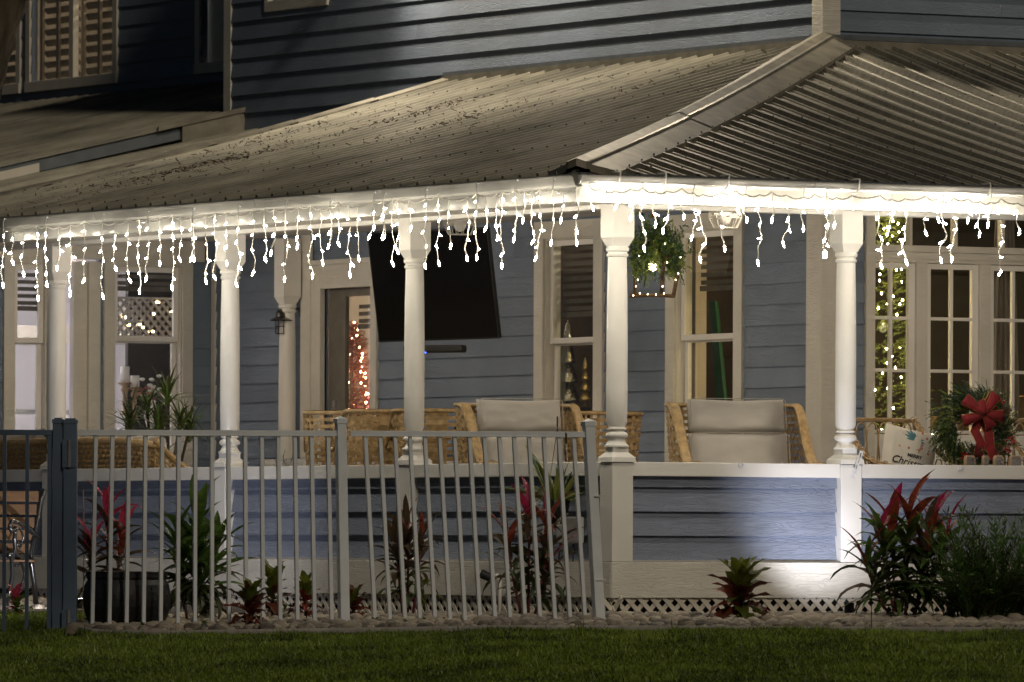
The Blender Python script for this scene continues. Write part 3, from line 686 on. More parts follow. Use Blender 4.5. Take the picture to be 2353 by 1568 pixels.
# ---- rooms behind
m=MB(); t_=.04
m.box((9.4,D1+.16,.4),(9.44,11,3.1)).box((D1+.16,11,.4),(9.4,11.04,3.1)).box((D1+.16,D1+.16,3.1),(9.44,11.04,3.14)).box((D1+.16,D1+.16,.36),(9.44,11.04,.4)); m.ob('living_room','roombrown',house); MB().box((5.6,6.6,.4),(9.4,6.64,3.1)).box((9.36,4.62,.4),(9.39,6.6,3.1)).ob('room_partition','roomdark',house)
m=MB().box((D1+1.3,8.6,.4),(9.3,8.64,3.09)); m.ob('room_partition','roombrown',house); MB().box((D1+.20,6.62,.5),(D1+.30,6.80,3.0)).ob('window_reveal','room',house)
roombox('hall_room',D1+.16,D1+3.4,11.1,14.1,.4,3.1,'room','x0')
roombox('far_room',1.0,D1+1.5,YE+.16,YE+4.,.4,3.4,'roomwhite','y0')
def lamp(loc,label,mt='roomlamp',r=.12):
    t=thing('ceiling_lamp',label,'lamp',loc); MB().lathe([(.01,.10),(r,.05),(r*1.1,0),(r*.7,-.05),(.01,-.06)],n=16).ob('lamp_shade',mt,t,smooth=True); MB().tube([(0,0,.08),(0,0,.3)],.01,5).ob('stem','steel',t)
MB().box((H2[1]-.05,YE+.9,.4),(H2[1]+.45,YE+.95,2.9)).ob('dark_doorway','roomdark',house); MB().box((H2[0]+.22,YE+1.6,.4),(H2[0]+.30,YE+1.68,3.3)).box((H2[0]+.25,YE+2.4,2.25),(H2[1]+1.2,YE+2.5,2.40)).box((H2[0]+.75,YE+2.2,.4),(H2[0]+.85,YE+2.3,3.3)).ob('room_trim','room',house)
MB().box((H1[0]+.0,YE+1.2,.4),(H1[0]+.28,YE+1.26,3.3)).box((H1[0]+.3,YE+1.0,1.25),(H1[1]+.4,YE+1.4,1.30)).ob('room_trim','roombrown',house)
lamp((3.4,YE+1.7,2.95),'white ceiling lamp lighting the bright room at the far left','roomlampwhite',.22)
lamp((2.0,YE+2.2,2.95),'white ceiling lamp at the outer side of the bright far room','roomlampwhite',.2)
lamp((D1+.55,9.6,2.85),'warm lamp in the room behind the silver tabletop trees','roomlamp',.06)
lamp((D1+.75,7.9,2.85),'warm lamp in the room with the green stepladder','roomlamp',.05)
lamp((D1+1.6,12.9,2.8),'warm lamp in the hall with the red lit Christmas tree','roomlamp',.09)
# blinds
def blind(Mw,a0,a1,z0,z1,lab,mt='blind',y=.16,step=.06):
    t=thing('window_blind',lab,'blind'); t.matrix_world=Mw
    n=int((z1-z0)/step)
    for i in range(n): MB().box((0,-.004,0),(a1-a0,.004,step*.55)).ob('slat',mt,t,T((a0,y,z0+i*step)))
    MB().box((0,-.015,-.02),(a1-a0,.015,.02)).ob('bottom_rail',mt,t,T((a0,y,z0-.03)))
blind(WX(D1),W3[0],W3[1],za(1310,712,D1),WT,'grey roller blind half lowered behind the window right of the television')
blind(WX(D1),W4[0]+.1,W4[1],za(1610,652,D1),WT,'pale striped blind lowered in the window with the green ladder')
blind(WY(YE),H2[0],H2[1],onY(340,655,YE).z,2.86,'striped roller blind above the far left window with candles')
blind(WY(YE),H1[0]+.05,H1[1],onY(70,700,YE).z,2.86,'striped blind at the outermost left window')
blind(WX(D1),DR[0]+.3*w_,DR[1],za(815,740,D1),2.55,'dark striped blind over the glass of the porch door',y=.2)

# ================================================================ ICICLE LIGHTS
bulbme=MB().lathe([(.0025,0),(.0042,.004),(.0055,.014),(.0045,.026),(.0015,.038)],n=6).mesh('bulb','bulb',True)
bulbbig=MB().lathe([(.0035,0),(.0055,.006),(.0072,.018),(.0058,.030),(.002,.042)],n=6).mesh('bulb','bulb',True)
STR=[(5,650),(27,598),(50,625),(83,680),(103,648),(133,610),(160,670),(192,640),(232,675),(262,612),(291,640),(317,665),(337,635),(365,600),(395,655),(412,590),(440,590),(472,640),(492,632),(518,600),(545,648),(580,622),(606,590),(628,575),(655,636),(683,560),(712,628),(735,598),(757,560),(775,556),(800,625),(820,588),(855,538),(880,540),(900,600),(912,572),(938,520),(975,605),(1005,600),(1030,560),(1072,588),(1092,585),(1113,520),(1140,540),(1150,605),(1183,545),(1203,500),(1222,550),(1238,587),(1268,552),(1290,500),(1325,552)]
STR2=[(1352,472),(1380,430),(1412,470),(1447,495),(1475,565),(1504,510),(1530,525),(1565,492),(1592,540),(1612,590),(1655,565),(1690,480),(1712,500),(1743,598),(1770,500),(1805,555),(1845,520),(1870,470),(1897,580),(1920,512),(1955,470),(2020,605),(2048,520),(2077,597),(2125,530),(2150,500),(2165,592),(2190,590),(2222,500),(2250,532),(2275,510),(2298,622),(2337,528),(2365,590)]
# the eave reads out of its pixel column onto the plane of the lights just in front of the gutter
PE=EV-.13
def place(px,py,side):
    return onX(px,py,PE) if side==0 else onY(px,py,PE)
def lstring(items,side,label,hang):
    P0=place(items[0][0],500,side); t=thing('icicle_light_string',label,'string lights',(P0.x,P0.y,2.87),group='icicle light strings along the porch eave')
    O=Vector(t.location); tops=[]
    for i,(px,py) in enumerate(items):
        p=place(px,py,side); sag=.035*abs(math.sin(i*.9+hang))
        tops.append(Vector((p.x,p.y,2.862-sag+random.uniform(-.008,.008))))
    # main twisted wire
    m=MB(); 
    for ph in (0,PI):
        pts=[]
        for a,b in zip(tops,tops[1:]):
            n=max(3,int((b-a).length/.02))
            for j in range(n):
                u=j/n; p=a.lerp(b,u); p.z-=.018*math.sin(PI*u)+.003*math.sin(j*1.7+ph)
                pts.append(p-O+Vector((0,0,.003*math.cos(j*1.7+ph))))
        m.tube(pts,.0022,4)
    m.ob('wire','wiredark' if side else 'wire',t)
    for i,(px,py) in enumerate(items):
        b=place(px,py,side); top=tops[i]; L=top.z-b.z; n=max(4,int(L/.018)); lat=Vector((0,-1,0)) if side==0 else Vector((1,0,0))
        ph=random.uniform(0,6.28); am=.014+.020*random.random(); pts=[]
        f=random.uniform(14,24)
        for j in range(n+1):
            u=j/n; z=top.z-L*u
            pts.append(Vector((top.x,top.y,z))+lat*(am*u**.5*math.sin(ph+u*L*f)+ .007*math.sin(u*L*52+ph*3)) + Vector((PE-top.x if side==0 else 0,0 if side==0 else PE-top.y,0)))
        m=MB(); big=random.random()<.4
        rr=[.0018+(.0032 if big else .0016)*min(1,u*1.3)*(1+.35*(j%2)) for j,u in [(j,j/n) for j in range(n+1)]]
        m.tube([p-O for p in pts],rr,5); d=m.ob('drop_wire','wire',t)
        sp=.098; z=.05+random.uniform(0,.07); sg=random.choice((-1,1))
        while z<L-.03:
            j=min(n,int(z/L*n)); p=pts[j]-O; sg=-sg if random.random()<.75 else sg
            ang=sg*random.uniform(.5,1.6)
            axis=Vector((1,0,0)) if side==0 else Vector((0,1,0))
            R=Matrix.Rotation(PI+ang,4,axis)@RY(random.uniform(-.3,.3))
            ob('bulb',bulbbig if big and z>L*.4 else bulbme,d,T(p+Vector((random.uniform(-.004,.004),random.uniform(-.004,.004),0)))@R@S3(*(random.uniform(.7,1.12),)*3))
            z+=sp*random.uniform(.8,1.25)
        ob('bulb',bulbbig,d,T(pts[-1]-O)@RX(PI+random.uniform(-.5,.5))@RY(random.uniform(-.4,.4)))
    # clips
    for i in range(0,len(items),4):
        p=tops[i]-O; m=MB(); m.tube([p,p+Vector((0,0,.03)),p+Vector((.015,.01,.065)),p+Vector((.03,.02,.06))],.0035,5); m.ob('clip','clearplastic',t)
lstring(STR[:17],0,'icicle lights at the far left end of the left eave',0)
lstring(STR[16:34],0,'icicle lights on the left eave between the second and third columns',1)
lstring(STR[33:],0,'icicle lights on the left eave just left of the porch corner',2)
lstring(STR2[:19],1,'icicle lights just right of the porch corner, above the greenery frame',3)
lstring(STR2[18:],1,'icicle lights at the right end of the eave, above the french doors',4)

# ================================================================ FURNITURE
def weave(m,Sf,nu,nv,amp=.006,w=.27,u0=0,u1=1,v0=0,v1=1):
    def nrm(u,v):
        e=1e-3; a=Sf(min(1,u+e),v)-Sf(max(0,u-e),v); b=Sf(u,min(1,v+e))-Sf(u,max(0,v-e)); n=a.cross(b); return n.normalized() if n.length>1e-12 else Vector((0,0,1))
    for j in range(nv+1):
        vc=v0+(v1-v0)*j/nv; hv=(v1-v0)/nv*w
        ra=[];rb=[]
        for i in range(nu+1):
            u=u0+(u1-u0)*i/nu; o=nrm(u,vc)*amp*(1 if (i+j)%2 else -1)
            ra.append(Sf(u,max(0,vc-hv))+o); rb.append(Sf(u,min(1,vc+hv))+o)
        m.sheet([ra,rb])
    for i in range(nu+1):
        uc=u0+(u1-u0)*i/nu; hu=(u1-u0)/nu*w*.8; ra=[];rb=[]
        for j in range(nv+1):
            v=v0+(v1-v0)*j/nv; o=nrm(uc,v)*amp*(-1 if (i+j)%2 else 1)
            ra.append(Sf(max(0,uc-hu),v)+o); rb.append(Sf(min(1,uc+hu),v)+o)
        m.sheet([ra,rb])
def pillowmesh(w,h,d,name,mt,n=18,sag=.0):
    m=MB(); 
    for sgn in (1,-1):
        rows=[]
        for i in range(n+1):
            row=[]
            for j in range(n+1):
                x=-1+2*i/n; z=-1+2*j/n
                e=(1-x**6)*(1-z**6); k=1-.05*(1-abs(x))*abs(z)**2
                wr_=mnoise.noise(Vector((x*2.1+w*9,z*1.6+h*7,sgn)))*.16+mnoise.noise(Vector((x*5+w*9,z*3,sgn+3)))*.07
                row.append((x*w/2,sgn*d/2*max(0,e)**.45*(1+wr_),z*h/2*(1-.0*abs(x))+sag*(abs(x)-.5)))
            rows.append(row)
        if sgn<0: rows=rows[::-1]
        m.sheet(rows)
    me=m.mesh(name,mt,True); return me
def rimtube(m,Sf,v,r,n=30): m.tube([Sf(i/n,v) for i in range(n+1)],r,8)
def wicker_chair(name,label,cat,loc,rz_,W=.80,Dp=.78,H=1.10,arm=.68,cush=True,group=None,drop=.35,flare=.10,nu=26,nv=20):
    t=thing(name,label,cat,loc,rz_,group)
    def plan(u):   # U path, u 0..1 from front left, round the back, to front right
        a=Dp; b=W-.16; c=Dp; tot=a+b+c+.24; d=u*tot
        r=.12
        if d<a-r*.2: return (-W/2, -Dp/2+d*(Dp-r)/(a-r*.2))
        if d>tot-(a-r*.2): return (W/2, -Dp/2+(tot-d)*(Dp-r)/(a-r*.2))
        k=(d-(a-r*.2))/(tot-2*(a-r*.2)); ang=PI*k
        # superellipse back
        cx=-math.cos(ang); cy=math.sin(ang)
        return (W/2*math.copysign(abs(cx)**.45,cx), Dp/2-r+r*abs(cy)**.6)
    def hgt(u):
        k=abs(u-.5)*2; q=max(0,min(1,(k-.42)/drop)); q=q*q*(3-2*q); return H+(arm-H)*q
    def Sf(u,v):
        x,y=plan(u); k=abs(u-.5)*2; z=.18+v*(hgt(u)-.18); sc=1+flare*v; lean=.10*v*(1-k)
        return Vector((x*sc,y+lean,z))
    m=MB(); weave(m,Sf,nu*2,nv,.005,.27); o=m.ob('woven_shell','wicker',t)
    m=MB(); rimtube(m,Sf,1,.015,44)
    def Si(u,v):
        p=Sf(u,v); q=plan(u); return p-Vector((q[0],q[1],0)).normalized()*.05
    m.tube([Si(i/44,1) for i in range(45)],.012,6); 
    m.sheet([[Sf(i/44,1)+Vector((0,0,.018)) for i in range(45)],[Si(i/44,1)+Vector((0,0,.015)) for i in range(45)]]); m.ob('rim','wicker',t,smooth=True)
    m=MB(); m.box((-W/2+.02,-Dp/2+.02,.20),(W/2-.02,Dp/2-.05,.34)); m.ob('seat','wicker',t)
    for sx in (-1,1):
        for sy in (-1,1): MB().tube([(sx*(W/2-.05),sy*(Dp/2-.06),.22),(sx*(W/2-.03),sy*(Dp/2-.04),0)],[.025,.018],8).ob('leg','timber',t)
    if cush:
        cw=W-.15
        a=ob('seat_cushion',pillowmesh(cw,Dp-.12,.13,'c','cushion'),t,T((0,-.03,.42))@RX(PI/2))
        for (zc,hh,tl) in ((.70,.36,.16),(1.0,.235,.20)):
            q=ob('back_cushion',pillowmesh(cw*(1 if zc<.9 else .98),hh,.16,'c','cushion',18,.01 if zc>.9 else 0),t,T((0,Dp/2-.20+(zc-.7)*.22,zc+.02))@RX(-tl))
            m=MB(); w2,h2=cw/2*(1 if zc<.9 else .98)*.985,hh/2*.985
            m.tube([(-w2,-.055,-h2*.9),(-w2,-.06,h2*.9),(-w2*.94,-.06,h2),(w2*.94,-.06,h2),(w2,-.06,h2*.9),(w2,-.055,-h2*.9)],.0035,5); m.ob('piping','cushionedge',q)
    return t
FZ=KB+.0
def at(px,t): p=onT(px,1000,t); return (p.x,p.y,FZ)
wicker_chair('wicker_armchair','high backed wicker armchair with grey cushions behind the right railing','armchair',at(1716,54.9),math.radians(-13),W=.88,group='cushioned wicker armchairs')
wicker_chair('wicker_armchair','wicker armchair with a plump upper cushion, just left of the corner column','armchair',at(1222,55.3),math.radians(-8),W=.80,group='cushioned wicker armchairs')
dg='wicker dining chairs around the cloth covered table'
for px,t_,rr,lab in ((790,57.6,150,'wicker dining chair nearest the porch door, left of the others'),(868,56.9,165,'wicker dining chair behind the middle fence post'),(985,56.5,160,'wicker dining chair partly hidden by the third column'),
                     (866,60.6,0,'far wicker dining chair with only its rim showing above the front pair'),(1352,57.4,185,'wicker dining chair between the cushioned armchair and the corner column')):
    wicker_chair('wicker_dining_chair',lab,'chair',at(px,t_),math.radians(rr),W=.50,Dp=.5,H=1.07,arm=.80,cush=False,group=dg,drop=.5,flare=.16,nu=15,nv=18)
# sofa
p=onX(190,1000,.62)
t=thing('wicker_sofa','long wicker sofa seen from behind with pale cushions at left','sofa',(.80,p.y,FZ),math.radians(90))
SL=3.3
def Sf(u,v):
    x=SL/2-u*SL; e=abs(x)/(SL/2); y=.40-.0*e+.07*v-.25*max(0,e-.9)*10*.3; return Vector((x*(1+.02*v),y,.12+v*(.78-.05*e**6)))
m=MB(); weave(m,Sf,84,20,.005,.27); m.ob('woven_back','wicker',t)
m=MB(); m.tube([Sf(i/30,1) for i in range(31)],.026,8); m.sheet([[Sf(i/30,1)+Vector((0,0,.025)) for i in range(31)],[Sf(i/30,1)+Vector((0,-.09,.02)) for i in range(31)]]); m.ob('rim','wicker',t,smooth=True)
for sx in (-1,1):
    def Sa(u,v): 
        return Vector((sx*(SL/2+.03*v),.42-u*.85,.12+v*(.78-.30*min(1,u*2.2)**.8)))
    m=MB(); weave(m,Sa,20,18,.005,.27); m.tube([Sa(i/20,1) for i in range(21)],.026,8); m.ob('woven_arm','wicker',t)
MB().box((-SL/2+.05,-.42,.15),(SL/2-.05,.30,.36)).ob('seat','wicker',t)
for i,x in enumerate((-1.0,-.05,.95)): ob('back_cushion',pillowmesh(.98,.5,.18,'c','cushion',18,.03),t,T((x,.24,.70+.02*i))@RX(-.14)@RY(.02*(i-1)))
# table with cloth
tx,ty,_=at(900,58.6)
t=thing('dining_table','dining table under a white cloth printed with dark branches','table',(tx,ty,FZ))
MB().box((-.45,-1.15,.70),(.45,1.15,.74)).ob('table_top','timber',t)
for sx in (-1,1):
    for sy in (-1,1): MB().box((sx*.38-.03,sy*1.05-.03,0),(sx*.38+.03,sy*1.05+.03,.7)).ob('leg','timber',t)
cl=thing('tablecloth','white branch-print tablecloth hanging between the wicker chairs','tablecloth',(tx,ty,FZ))
m=MB(); per=[]
for i in range(120):
    a=i/120*4; k=int(a); f=a-k; c=[(-.47,-1.17),(.47,-1.17),(.47,1.17),(-.47,1.17),(-.47,-1.17)]
    per.append((c[k][0]+(c[k+1][0]-c[k][0])*f,c[k][1]+(c[k+1][1]-c[k][1])*f))
per.append(per[0]); rows=[]
for j in range(5):
    rows.append([(x*(1+.03*j*(1+.8*math.sin(i*.9))),y*(1+.012*j*(1+.8*math.sin(i*.9))),.75-.085*j) for i,(x,y) in enumerate(per)])
m.sheet(rows); m.sheet([[(-.47,-1.17,.752),(.47,-1.17,.752)],[(-.47,1.17,.752),(.47,1.17,.752)]]); m.ob('cloth','cloth',cl,smooth=True)
m=MB()
def twig(p,d,L,n,dep,m,plane):
    pts=[p]; 
    for i in range(n):
        d+=random.uniform(-.35,.35); p=p+plane@Vector((math.cos(d)*L/n,0,math.sin(d)*L/n)); pts.append(p)
        if dep and random.random()<.7: twig(p,d+random.choice((-1,1))*.7,L*.5,3,dep-1,m,plane)
    m.tube(pts,.0022,3)
for y in np.arange(-1.1,1.1,.16): twig(Vector((-.53,y,.44)),1.5+random.uniform(-.4,.4),.26,5,2,m,Matrix(((0,1,0),(-1,0,0),(0,0,1))))
for x in np.arange(-.4,.45,.15): twig(Vector((x,-1.235,.44)),1.5,.26,5,2,m,Matrix.Identity(3))
m.ob('branch_print','clothline',cl)
# remote
p=onT(1048,985,57); t=thing('remote_control','black remote control standing on the table edge','remote',p,-.4); bev(MB().box((-.022,-.01,-.06),(.022,.01,.05),RY(.3)).ob('body','black',t),.004); MB().box((-.008,-.012,.01),(.008,-.009,.02),RY(.3)).ob('button','cushionedge',t)

# rattan chair(s)
def rattan(loc,label):
    t=thing('rattan_chair',label,'chair',loc,0,'looped rattan armchairs')
    W=.60; q=lambda p,r,n='frame',sm=True,k=6: MB().tube(p,r,k).ob(n,'rattan',t,smooth=sm)
    def bund(pts,r=.009,off=.012,n='frame'):
        m=MB(); 
        for dx,dz in ((-off,0),(off,0),(0,off)): m.tube([Vector(p)+Vector((dx,0,dz)) for p in pts],r,6)
        return m.ob(n,'rattan',t,smooth=True)
    L=lambda s:[(s*.29,.30,1.0),(s*.30,.22,.93),(s*.31,.10,.82),(s*.33,-.05,.73),(s*.345,-.22,.69),(s*.35,-.42,.665)]
    bund([(-.29,.31,.995),(-.1,.32,1.0),(.1,.32,1.0),(.29,.31,.995)],n='top_rail')
    for s in (-1,1):
        bund(L(s),n='arm'); q([(s*.30,.31,1.0),(s*.29,.28,.6),(s*.27,.26,.3),(s*.27,.27,0)],.015,'leg'); q([(s*.35,-.40,.66),(s*.31,-.34,.35),(s*.29,-.32,0)],.015,'leg')
        m=MB()
        for i in range(4):
            u=i/4; y=.15-.52*u; za=.80-.13*u
            m.tube([(s*.29,y+.08,.40),(s*.31,y+.07,za-.13),(s*.325,y+.03,za-.04),(s*.325,y-.03,za-.05),(s*.31,y-.05,za-.13),(s*.29,y-.06,.40)],.006,5)
        m.ob('side_loops','rattan',t,smooth=True)
        m=MB()
        for i in range(10): # bindings
            a=Vector(L(s)[0]).lerp(Vector(L(s)[3]),i/10) if False else Vector(L(s)[min(5,i//2)]).lerp(Vector(L(s)[min(5,i//2+1)]),(i%2)/2)
            m.tube([a+Vector((.024*math.cos(k),0,.006+.024*math.sin(k))) for k in [x*.785 for x in range(9)]],.004,4)
        m.ob('binding','rattan',t)
    for i in range(6):
        x=-.24+i*.096; pts=[]
        for k in range(13):
            a=PI*k/12; pts.append((x-.048*math.cos(a)*1.0,.315,.84+.145*math.sin(a)**.8))
        pts=[(x-.03,.30,.42),(x-.035,.31,.7)]+pts+[(x+.035,.31,.7),(x+.03,.30,.42)]
        MB().tube(pts,.0065,5).ob('loop','rattan',t,smooth=True)
    MB().box((-.29,-.34,.36),(.29,.29,.40)).ob('seat','rattan',t)
    ob('seat_cushion',pillowmesh(.54,.58,.10,'c','cushionblue'),t,T((0,-.03,.45))@RX(PI/2))
    return t
rc=at(2080,55.2); rattan((rc[0]-.03,rc[1],FZ),'looped rattan armchair with a printed pillow beside the right column')
rc2=at(2437,55.2); rattan((rc2[0],rc2[1],FZ),'looped rattan armchair cut off by the right edge')
# printed pillow
pl=thing('christmas_pillow','white pillow with red pine cone print and black Christmas lettering','pillow',(rc[0]+.06,rc[1]+.06,FZ+.755),math.radians(-8)); 
PM=RX(-.25)@RY(.24)
ob('cover',pillowmesh(.40,.38,.13,'c','pillow',12),pl,PM)
def flat(pts,mt,name,y=-.064): m=MB(); m.prism([(x,y,z) for x,z in pts],(0,.003,0)); m.ob(name,mt,pl,PM)
def leafpoly(x,z,a,L,w): 
    c,s_=math.cos(a),math.sin(a); return [(x+c*u*L-s_*v*w,z+s_*u*L+c*v*w) for u,v in ((0,0),(.3,1),(.7,.8),(1,0),(.7,-.8),(.3,-1))]
m=MB()
for (a,L,w) in ((2.6,.10,.010),(2.9,.10,.010),(2.3,.09,.010),(3.2,.08,.009),(.2,.06,.008),(-.2,.07,.009),(-.6,.06,.008),(2.0,.06,.008),(-1,.05,.008)):
    m.prism([(x,-.066,z) for x,z in leafpoly(.02,.10,a,L,w)],(0,.003,0))
m.ob('print','printteal',pl,PM)
m=MB()
for j in range(6):
    for i in range(-2,3):
        ww=[1,2,2,2,1,0][j]
        if abs(i)>ww: continue
        m.prism([(x+.045+i*.011+(.005 if j%2 else 0),-.066,z+.088-j*.014) for x,z in ((-.005,0),(0,.008),(.005,0),(0,-.007))],(0,.003,0))
for (x,z) in ((-.09,.12),(.10,.13),(-.10,.03),(.12,.02),(-.03,.03),(.06,.16)):
    for a in (0,1.05,2.1): m.prism([(x+px_,-.066,z+pz_) for px_,pz_ in leafpoly(-.012*math.cos(a),-.012*math.sin(a),a,.024,.002)],(0,.003,0))
m.ob('print','printred',pl,PM)
def text(body,size,M,mt,parent,name='lettering',shear=0):
    cu=bpy.data.curves.new('t','FONT'); cu.body=body; cu.size=size; cu.align_x='CENTER'; cu.extrude=.001; cu.shear=shear; cu.offset=.0006
    o=bpy.data.objects.new('t',cu); C.objects.link(o); dg_=bpy.context.evaluated_depsgraph_get(); me=bpy.data.meshes.new_from_object(o.evaluated_get(dg_)); bpy.data.objects.remove(o)
    me.materials.clear(); me.materials.append(MATS[mt]); return ob(name,me,parent,M)
text('MERRY',.036,PM@T((.02,-.070,-.035))@RX(PI/2),'printblack',pl); text('Christmas',.075,PM@T((.0,-.070,-.10))@RX(PI/2),'printblack',pl,shear=.35)

# ---- greenery helpers
def sprig(m,p,d,L,n=14,w=.0035,nl=.022,droop=0):
    d=Vector(d).normalized(); p=Vector(p); sd=d.orthogonal().normalized()
    for i in range(n):
        u=i/n; q=p+d*L*u+Vector((0,0,-droop*u*u*L)); a=random.uniform(0,6.28); r=Matrix.Rotation(a,3,d)@sd
        e=(d*.8+r*.75).normalized(); l=nl*(1-.4*u)*random.uniform(.8,1.2); k=e.cross(r).normalized()*w
        m.add([q-k,q+k,q+e*l+k*.3,q+e*l-k*.3],[(0,1,2,3)])
def pinecone(parent,p,r=.03,h=.07,M=Matrix()):
    m=MB(); n=0
    for j in range(8):
        z=h*j/8; rr=r*math.sin(PI*(.25+.7*j/8))
        for i in range(8):
            a=2*PI*(i+.5*(j%2))/8; c,s_=math.cos(a),math.sin(a)
            m.add([Vector((c*rr*.4,s_*rr*.4,z)),Vector((c*rr-s_*.008,s_*rr+c*.008,z+.008)),Vector((c*rr*1.15,s_*rr*1.15,z+.012)),Vector((c*rr+s_*.008,s_*rr-c*.008,z+.008))],[(0,1,2,3)])
    return m.ob('pine_cone','cone',parent,T(p)@M)
# wreath
wc=onT(2235,985,55.0)
wr=thing('christmas_wreath','evergreen wreath with large red velvet bow and pine cones','wreath',wc,-B*.6)
m=MB(); m2=MB()
for i in range(1500):
    a=random.uniform(0,6.28); R0=.19+random.gauss(0,.045); b=random.uniform(0,6.28); p=Vector((R0*math.cos(a),.05*math.cos(b),R0*math.sin(a)))+Vector((0,0,0))
    d=Vector((math.cos(a+.9),random.uniform(-.9,.3),math.sin(a+.9)))+Vector((math.cos(a),0,math.sin(a)))*random.uniform(-.5,1)
    sprig(m if random.random()<.75 else m2,p,d,random.uniform(.05,.11),12,.0035,.024)
m.ob('fir_sprigs','fir',wr); m2.ob('fir_sprigs','firlight',wr)
def ribbonloop(c,dx,dz,sz,w,tw=0):
    n=12; L=math.hypot(dx,dz); dx/=L; dz/=L; ra=[];rb=[];rc_=[]
    for i in range(n+1):
        a=PI*i/n; out=sz*math.sin(a)**.8; dep=-.01-.10*(1-math.cos(a))/2; ww=w*(.30+.70*math.sin(a)**.7)*.62
        q=Vector(c)+Vector((dx*out,dep,dz*out)); o_=Vector((-dz,0,dx))*ww
        ra.append(q-o_); rc_.append(q+Vector((0,-.006,0))); rb.append(q+o_)
    m=MB(); m.sheet([ra,rc_,rb]); o=m.ob('bow_loop','red',wr,smooth=True)
    mm=o.modifiers.new('s','SOLIDIFY'); mm.thickness=.002
    e=MB(); e.tube(ra,.0022,4); e.tube(rb,.0022,4); e.ob('gold_edge','gold',wr)
bc=(.02,-.09,.10)
for dx,dz,sz in ((-.8,.62,.17),(.55,.8,.17),(-.98,-.35,.15),(.95,-.1,.15),(.45,-.7,.12),(-.2,.3,.09)): ribbonloop((bc[0],bc[1]-(.03 if sz<.1 else random.uniform(0,.02)),bc[2]),dx,dz,sz*1.0,.070+.03*(sz<.1))
for pts in ([(.02,-.12,.08),(-.03,-.15,-.02),(.01,-.16,-.10),(.00,-.13,-.2)],[(.04,-.12,.06),(.07,-.15,-.04),(.08,-.14,-.13),(.12,-.14,-.22)]):
    m=MB(); m.sheet([[Vector(p)+Vector((-.035,0,0)) for p in pts],[Vector(p)+Vector((.0,-.012,0)) for p in pts],[Vector(p)+Vector((.035,0,0)) for p in pts]]); o=m.ob('bow_tail','red',wr,smooth=True)
    for s_ in (-.035,.035): MB().tube([Vector(p)+Vector((s_,0,0)) for p in pts],.0022,4).ob('gold_edge','gold',wr)
for p in ((.20,-.08,.05),(-.05,-.12,-.17),(.13,-.1,-.16),(.17,-.1,.10)): pinecone(wr,p,.035,.09,RX(1.2)@RY(random.uniform(-1,1)))
be_=MB().lathe([(.001,-.008),(.006,-.005),(.008,0),(.006,.005),(.001,.008)],n=8).mesh('berry','berry',True)
for c in ((.16,.19),(.24,-.08),(.22,-.15),(-.08,-.19),(.13,.12)):
    for i in range(11): ob('berry',be_,wr,T((c[0]+random.gauss(0,.022),-.10+random.gauss(0,.01),c[1]+random.gauss(0,.014))))
MB().box((-.28,-.1,-.70),(.28,.25,-.27)).ob('display_stand','timber',thing('wooden_crate','low wooden crate standing behind the railing under the wreath','crate',wc,-B*.6))
for i,(px,w) in enumerate(((2226,.075),(2262,.045),(2292,.07),(2330,.085))):
    p=onT(px,1065,54.6); t=thing('glitter_letter_block',['glitter faced block nearest the rattan chair arm','narrow glitter faced block second from the left','arched glitter faced block third from the left','wide glitter faced block at the right edge'][i],'ornament',p,-B*.3,'glitter blocks standing behind the railing')
    hh=.055; pts=[(-w/2,-.1),(w/2,-.1),(w/2,hh*.6),(w/3,hh),(-w/3,hh),(-w/2,hh*.6)]; 
    m=MB().prism([(x,-.02,z) for x,z in pts],(0,.04,0)); bev(m.ob('block','woodpale',t),.003); MB().prism([(x*.8,-.023,z*.8) for x,z in pts],(0,.003,0)).ob('glitter_face','glitter',t)

# hanging greenery frame
hc=onT(1500,673,54.3); hz=lambda y:(HY-y-3)*54.3/F+EZ
hg=thing('hanging_greenery_frame','mossy house shaped frame draped with cedar hanging beside the corner column','hanging decoration',(hc.x,hc.y,0),-B)
sx=lambda px:(px-1500)*54.3/F
for pts in ([(1445,676),(1500,674),(1548,677)],[(1457,674),(1458,620),(1456,570)],[(1518,674),(1520,625),(1524,585)],[(1545,676),(1556,620),(1562,585)],[(1508,583),(1535,588),(1564,590)],[(1450,575),(1500,560),(1524,585)]):
    MB().tube([(sx(a),.02 if a<1520 else -.05,hz(b)) for a,b in pts],[.014,.012,.013],8).ob('moss_bar','moss',hg,smooth=True)
for (a,b) in (((1445,676),(1470,700)),): pass
m=MB(); m2=MB()
for i in range(900):
    u=random.random(); 
    px=1503+random.gauss(0,27); py=550+random.gauss(0,26)
    if random.random()<.35: px=random.choice((1462,1475,1540,1552))+random.gauss(0,7); py=random.uniform(560,620)
    sprig(m if random.random()<.5 else m2,(sx(px),random.uniform(-.09,.09),hz(py)),(random.uniform(-1,1)*.6,random.uniform(-1,.5),-.6+random.uniform(-.6,1.1)),random.uniform(.05,.10),11,.0050,.024,.3)
m.ob('cedar_sprigs','fir',hg); m2.ob('cedar_sprigs','firlight',hg)
MB().tube([(sx(1496),0,hz(493)),(sx(1496),0,2.77)],.004,5).lathe([(.002,0),(.012,.01),(.002,.03)],(sx(1496),0,hz(497)),8).ob('red_cord','redcord',hg)
fb=MB().lathe([(.001,-.004),(.004,0),(.001,.004)],n=5).mesh('fairy_light','fairy')
for a,b in ((1453,676),(1468,671),(1486,673),(1505,674),(1523,671),(1459,655),(1463,640),(1520,655),(1550,640),(1556,625),(1561,588),(1466,585),(1505,578),(1525,557),(1475,530),(1545,560),(1470,600),(1530,600)): ob('fairy_light',fb,hg,T((sx(a),-.075,hz(b))))
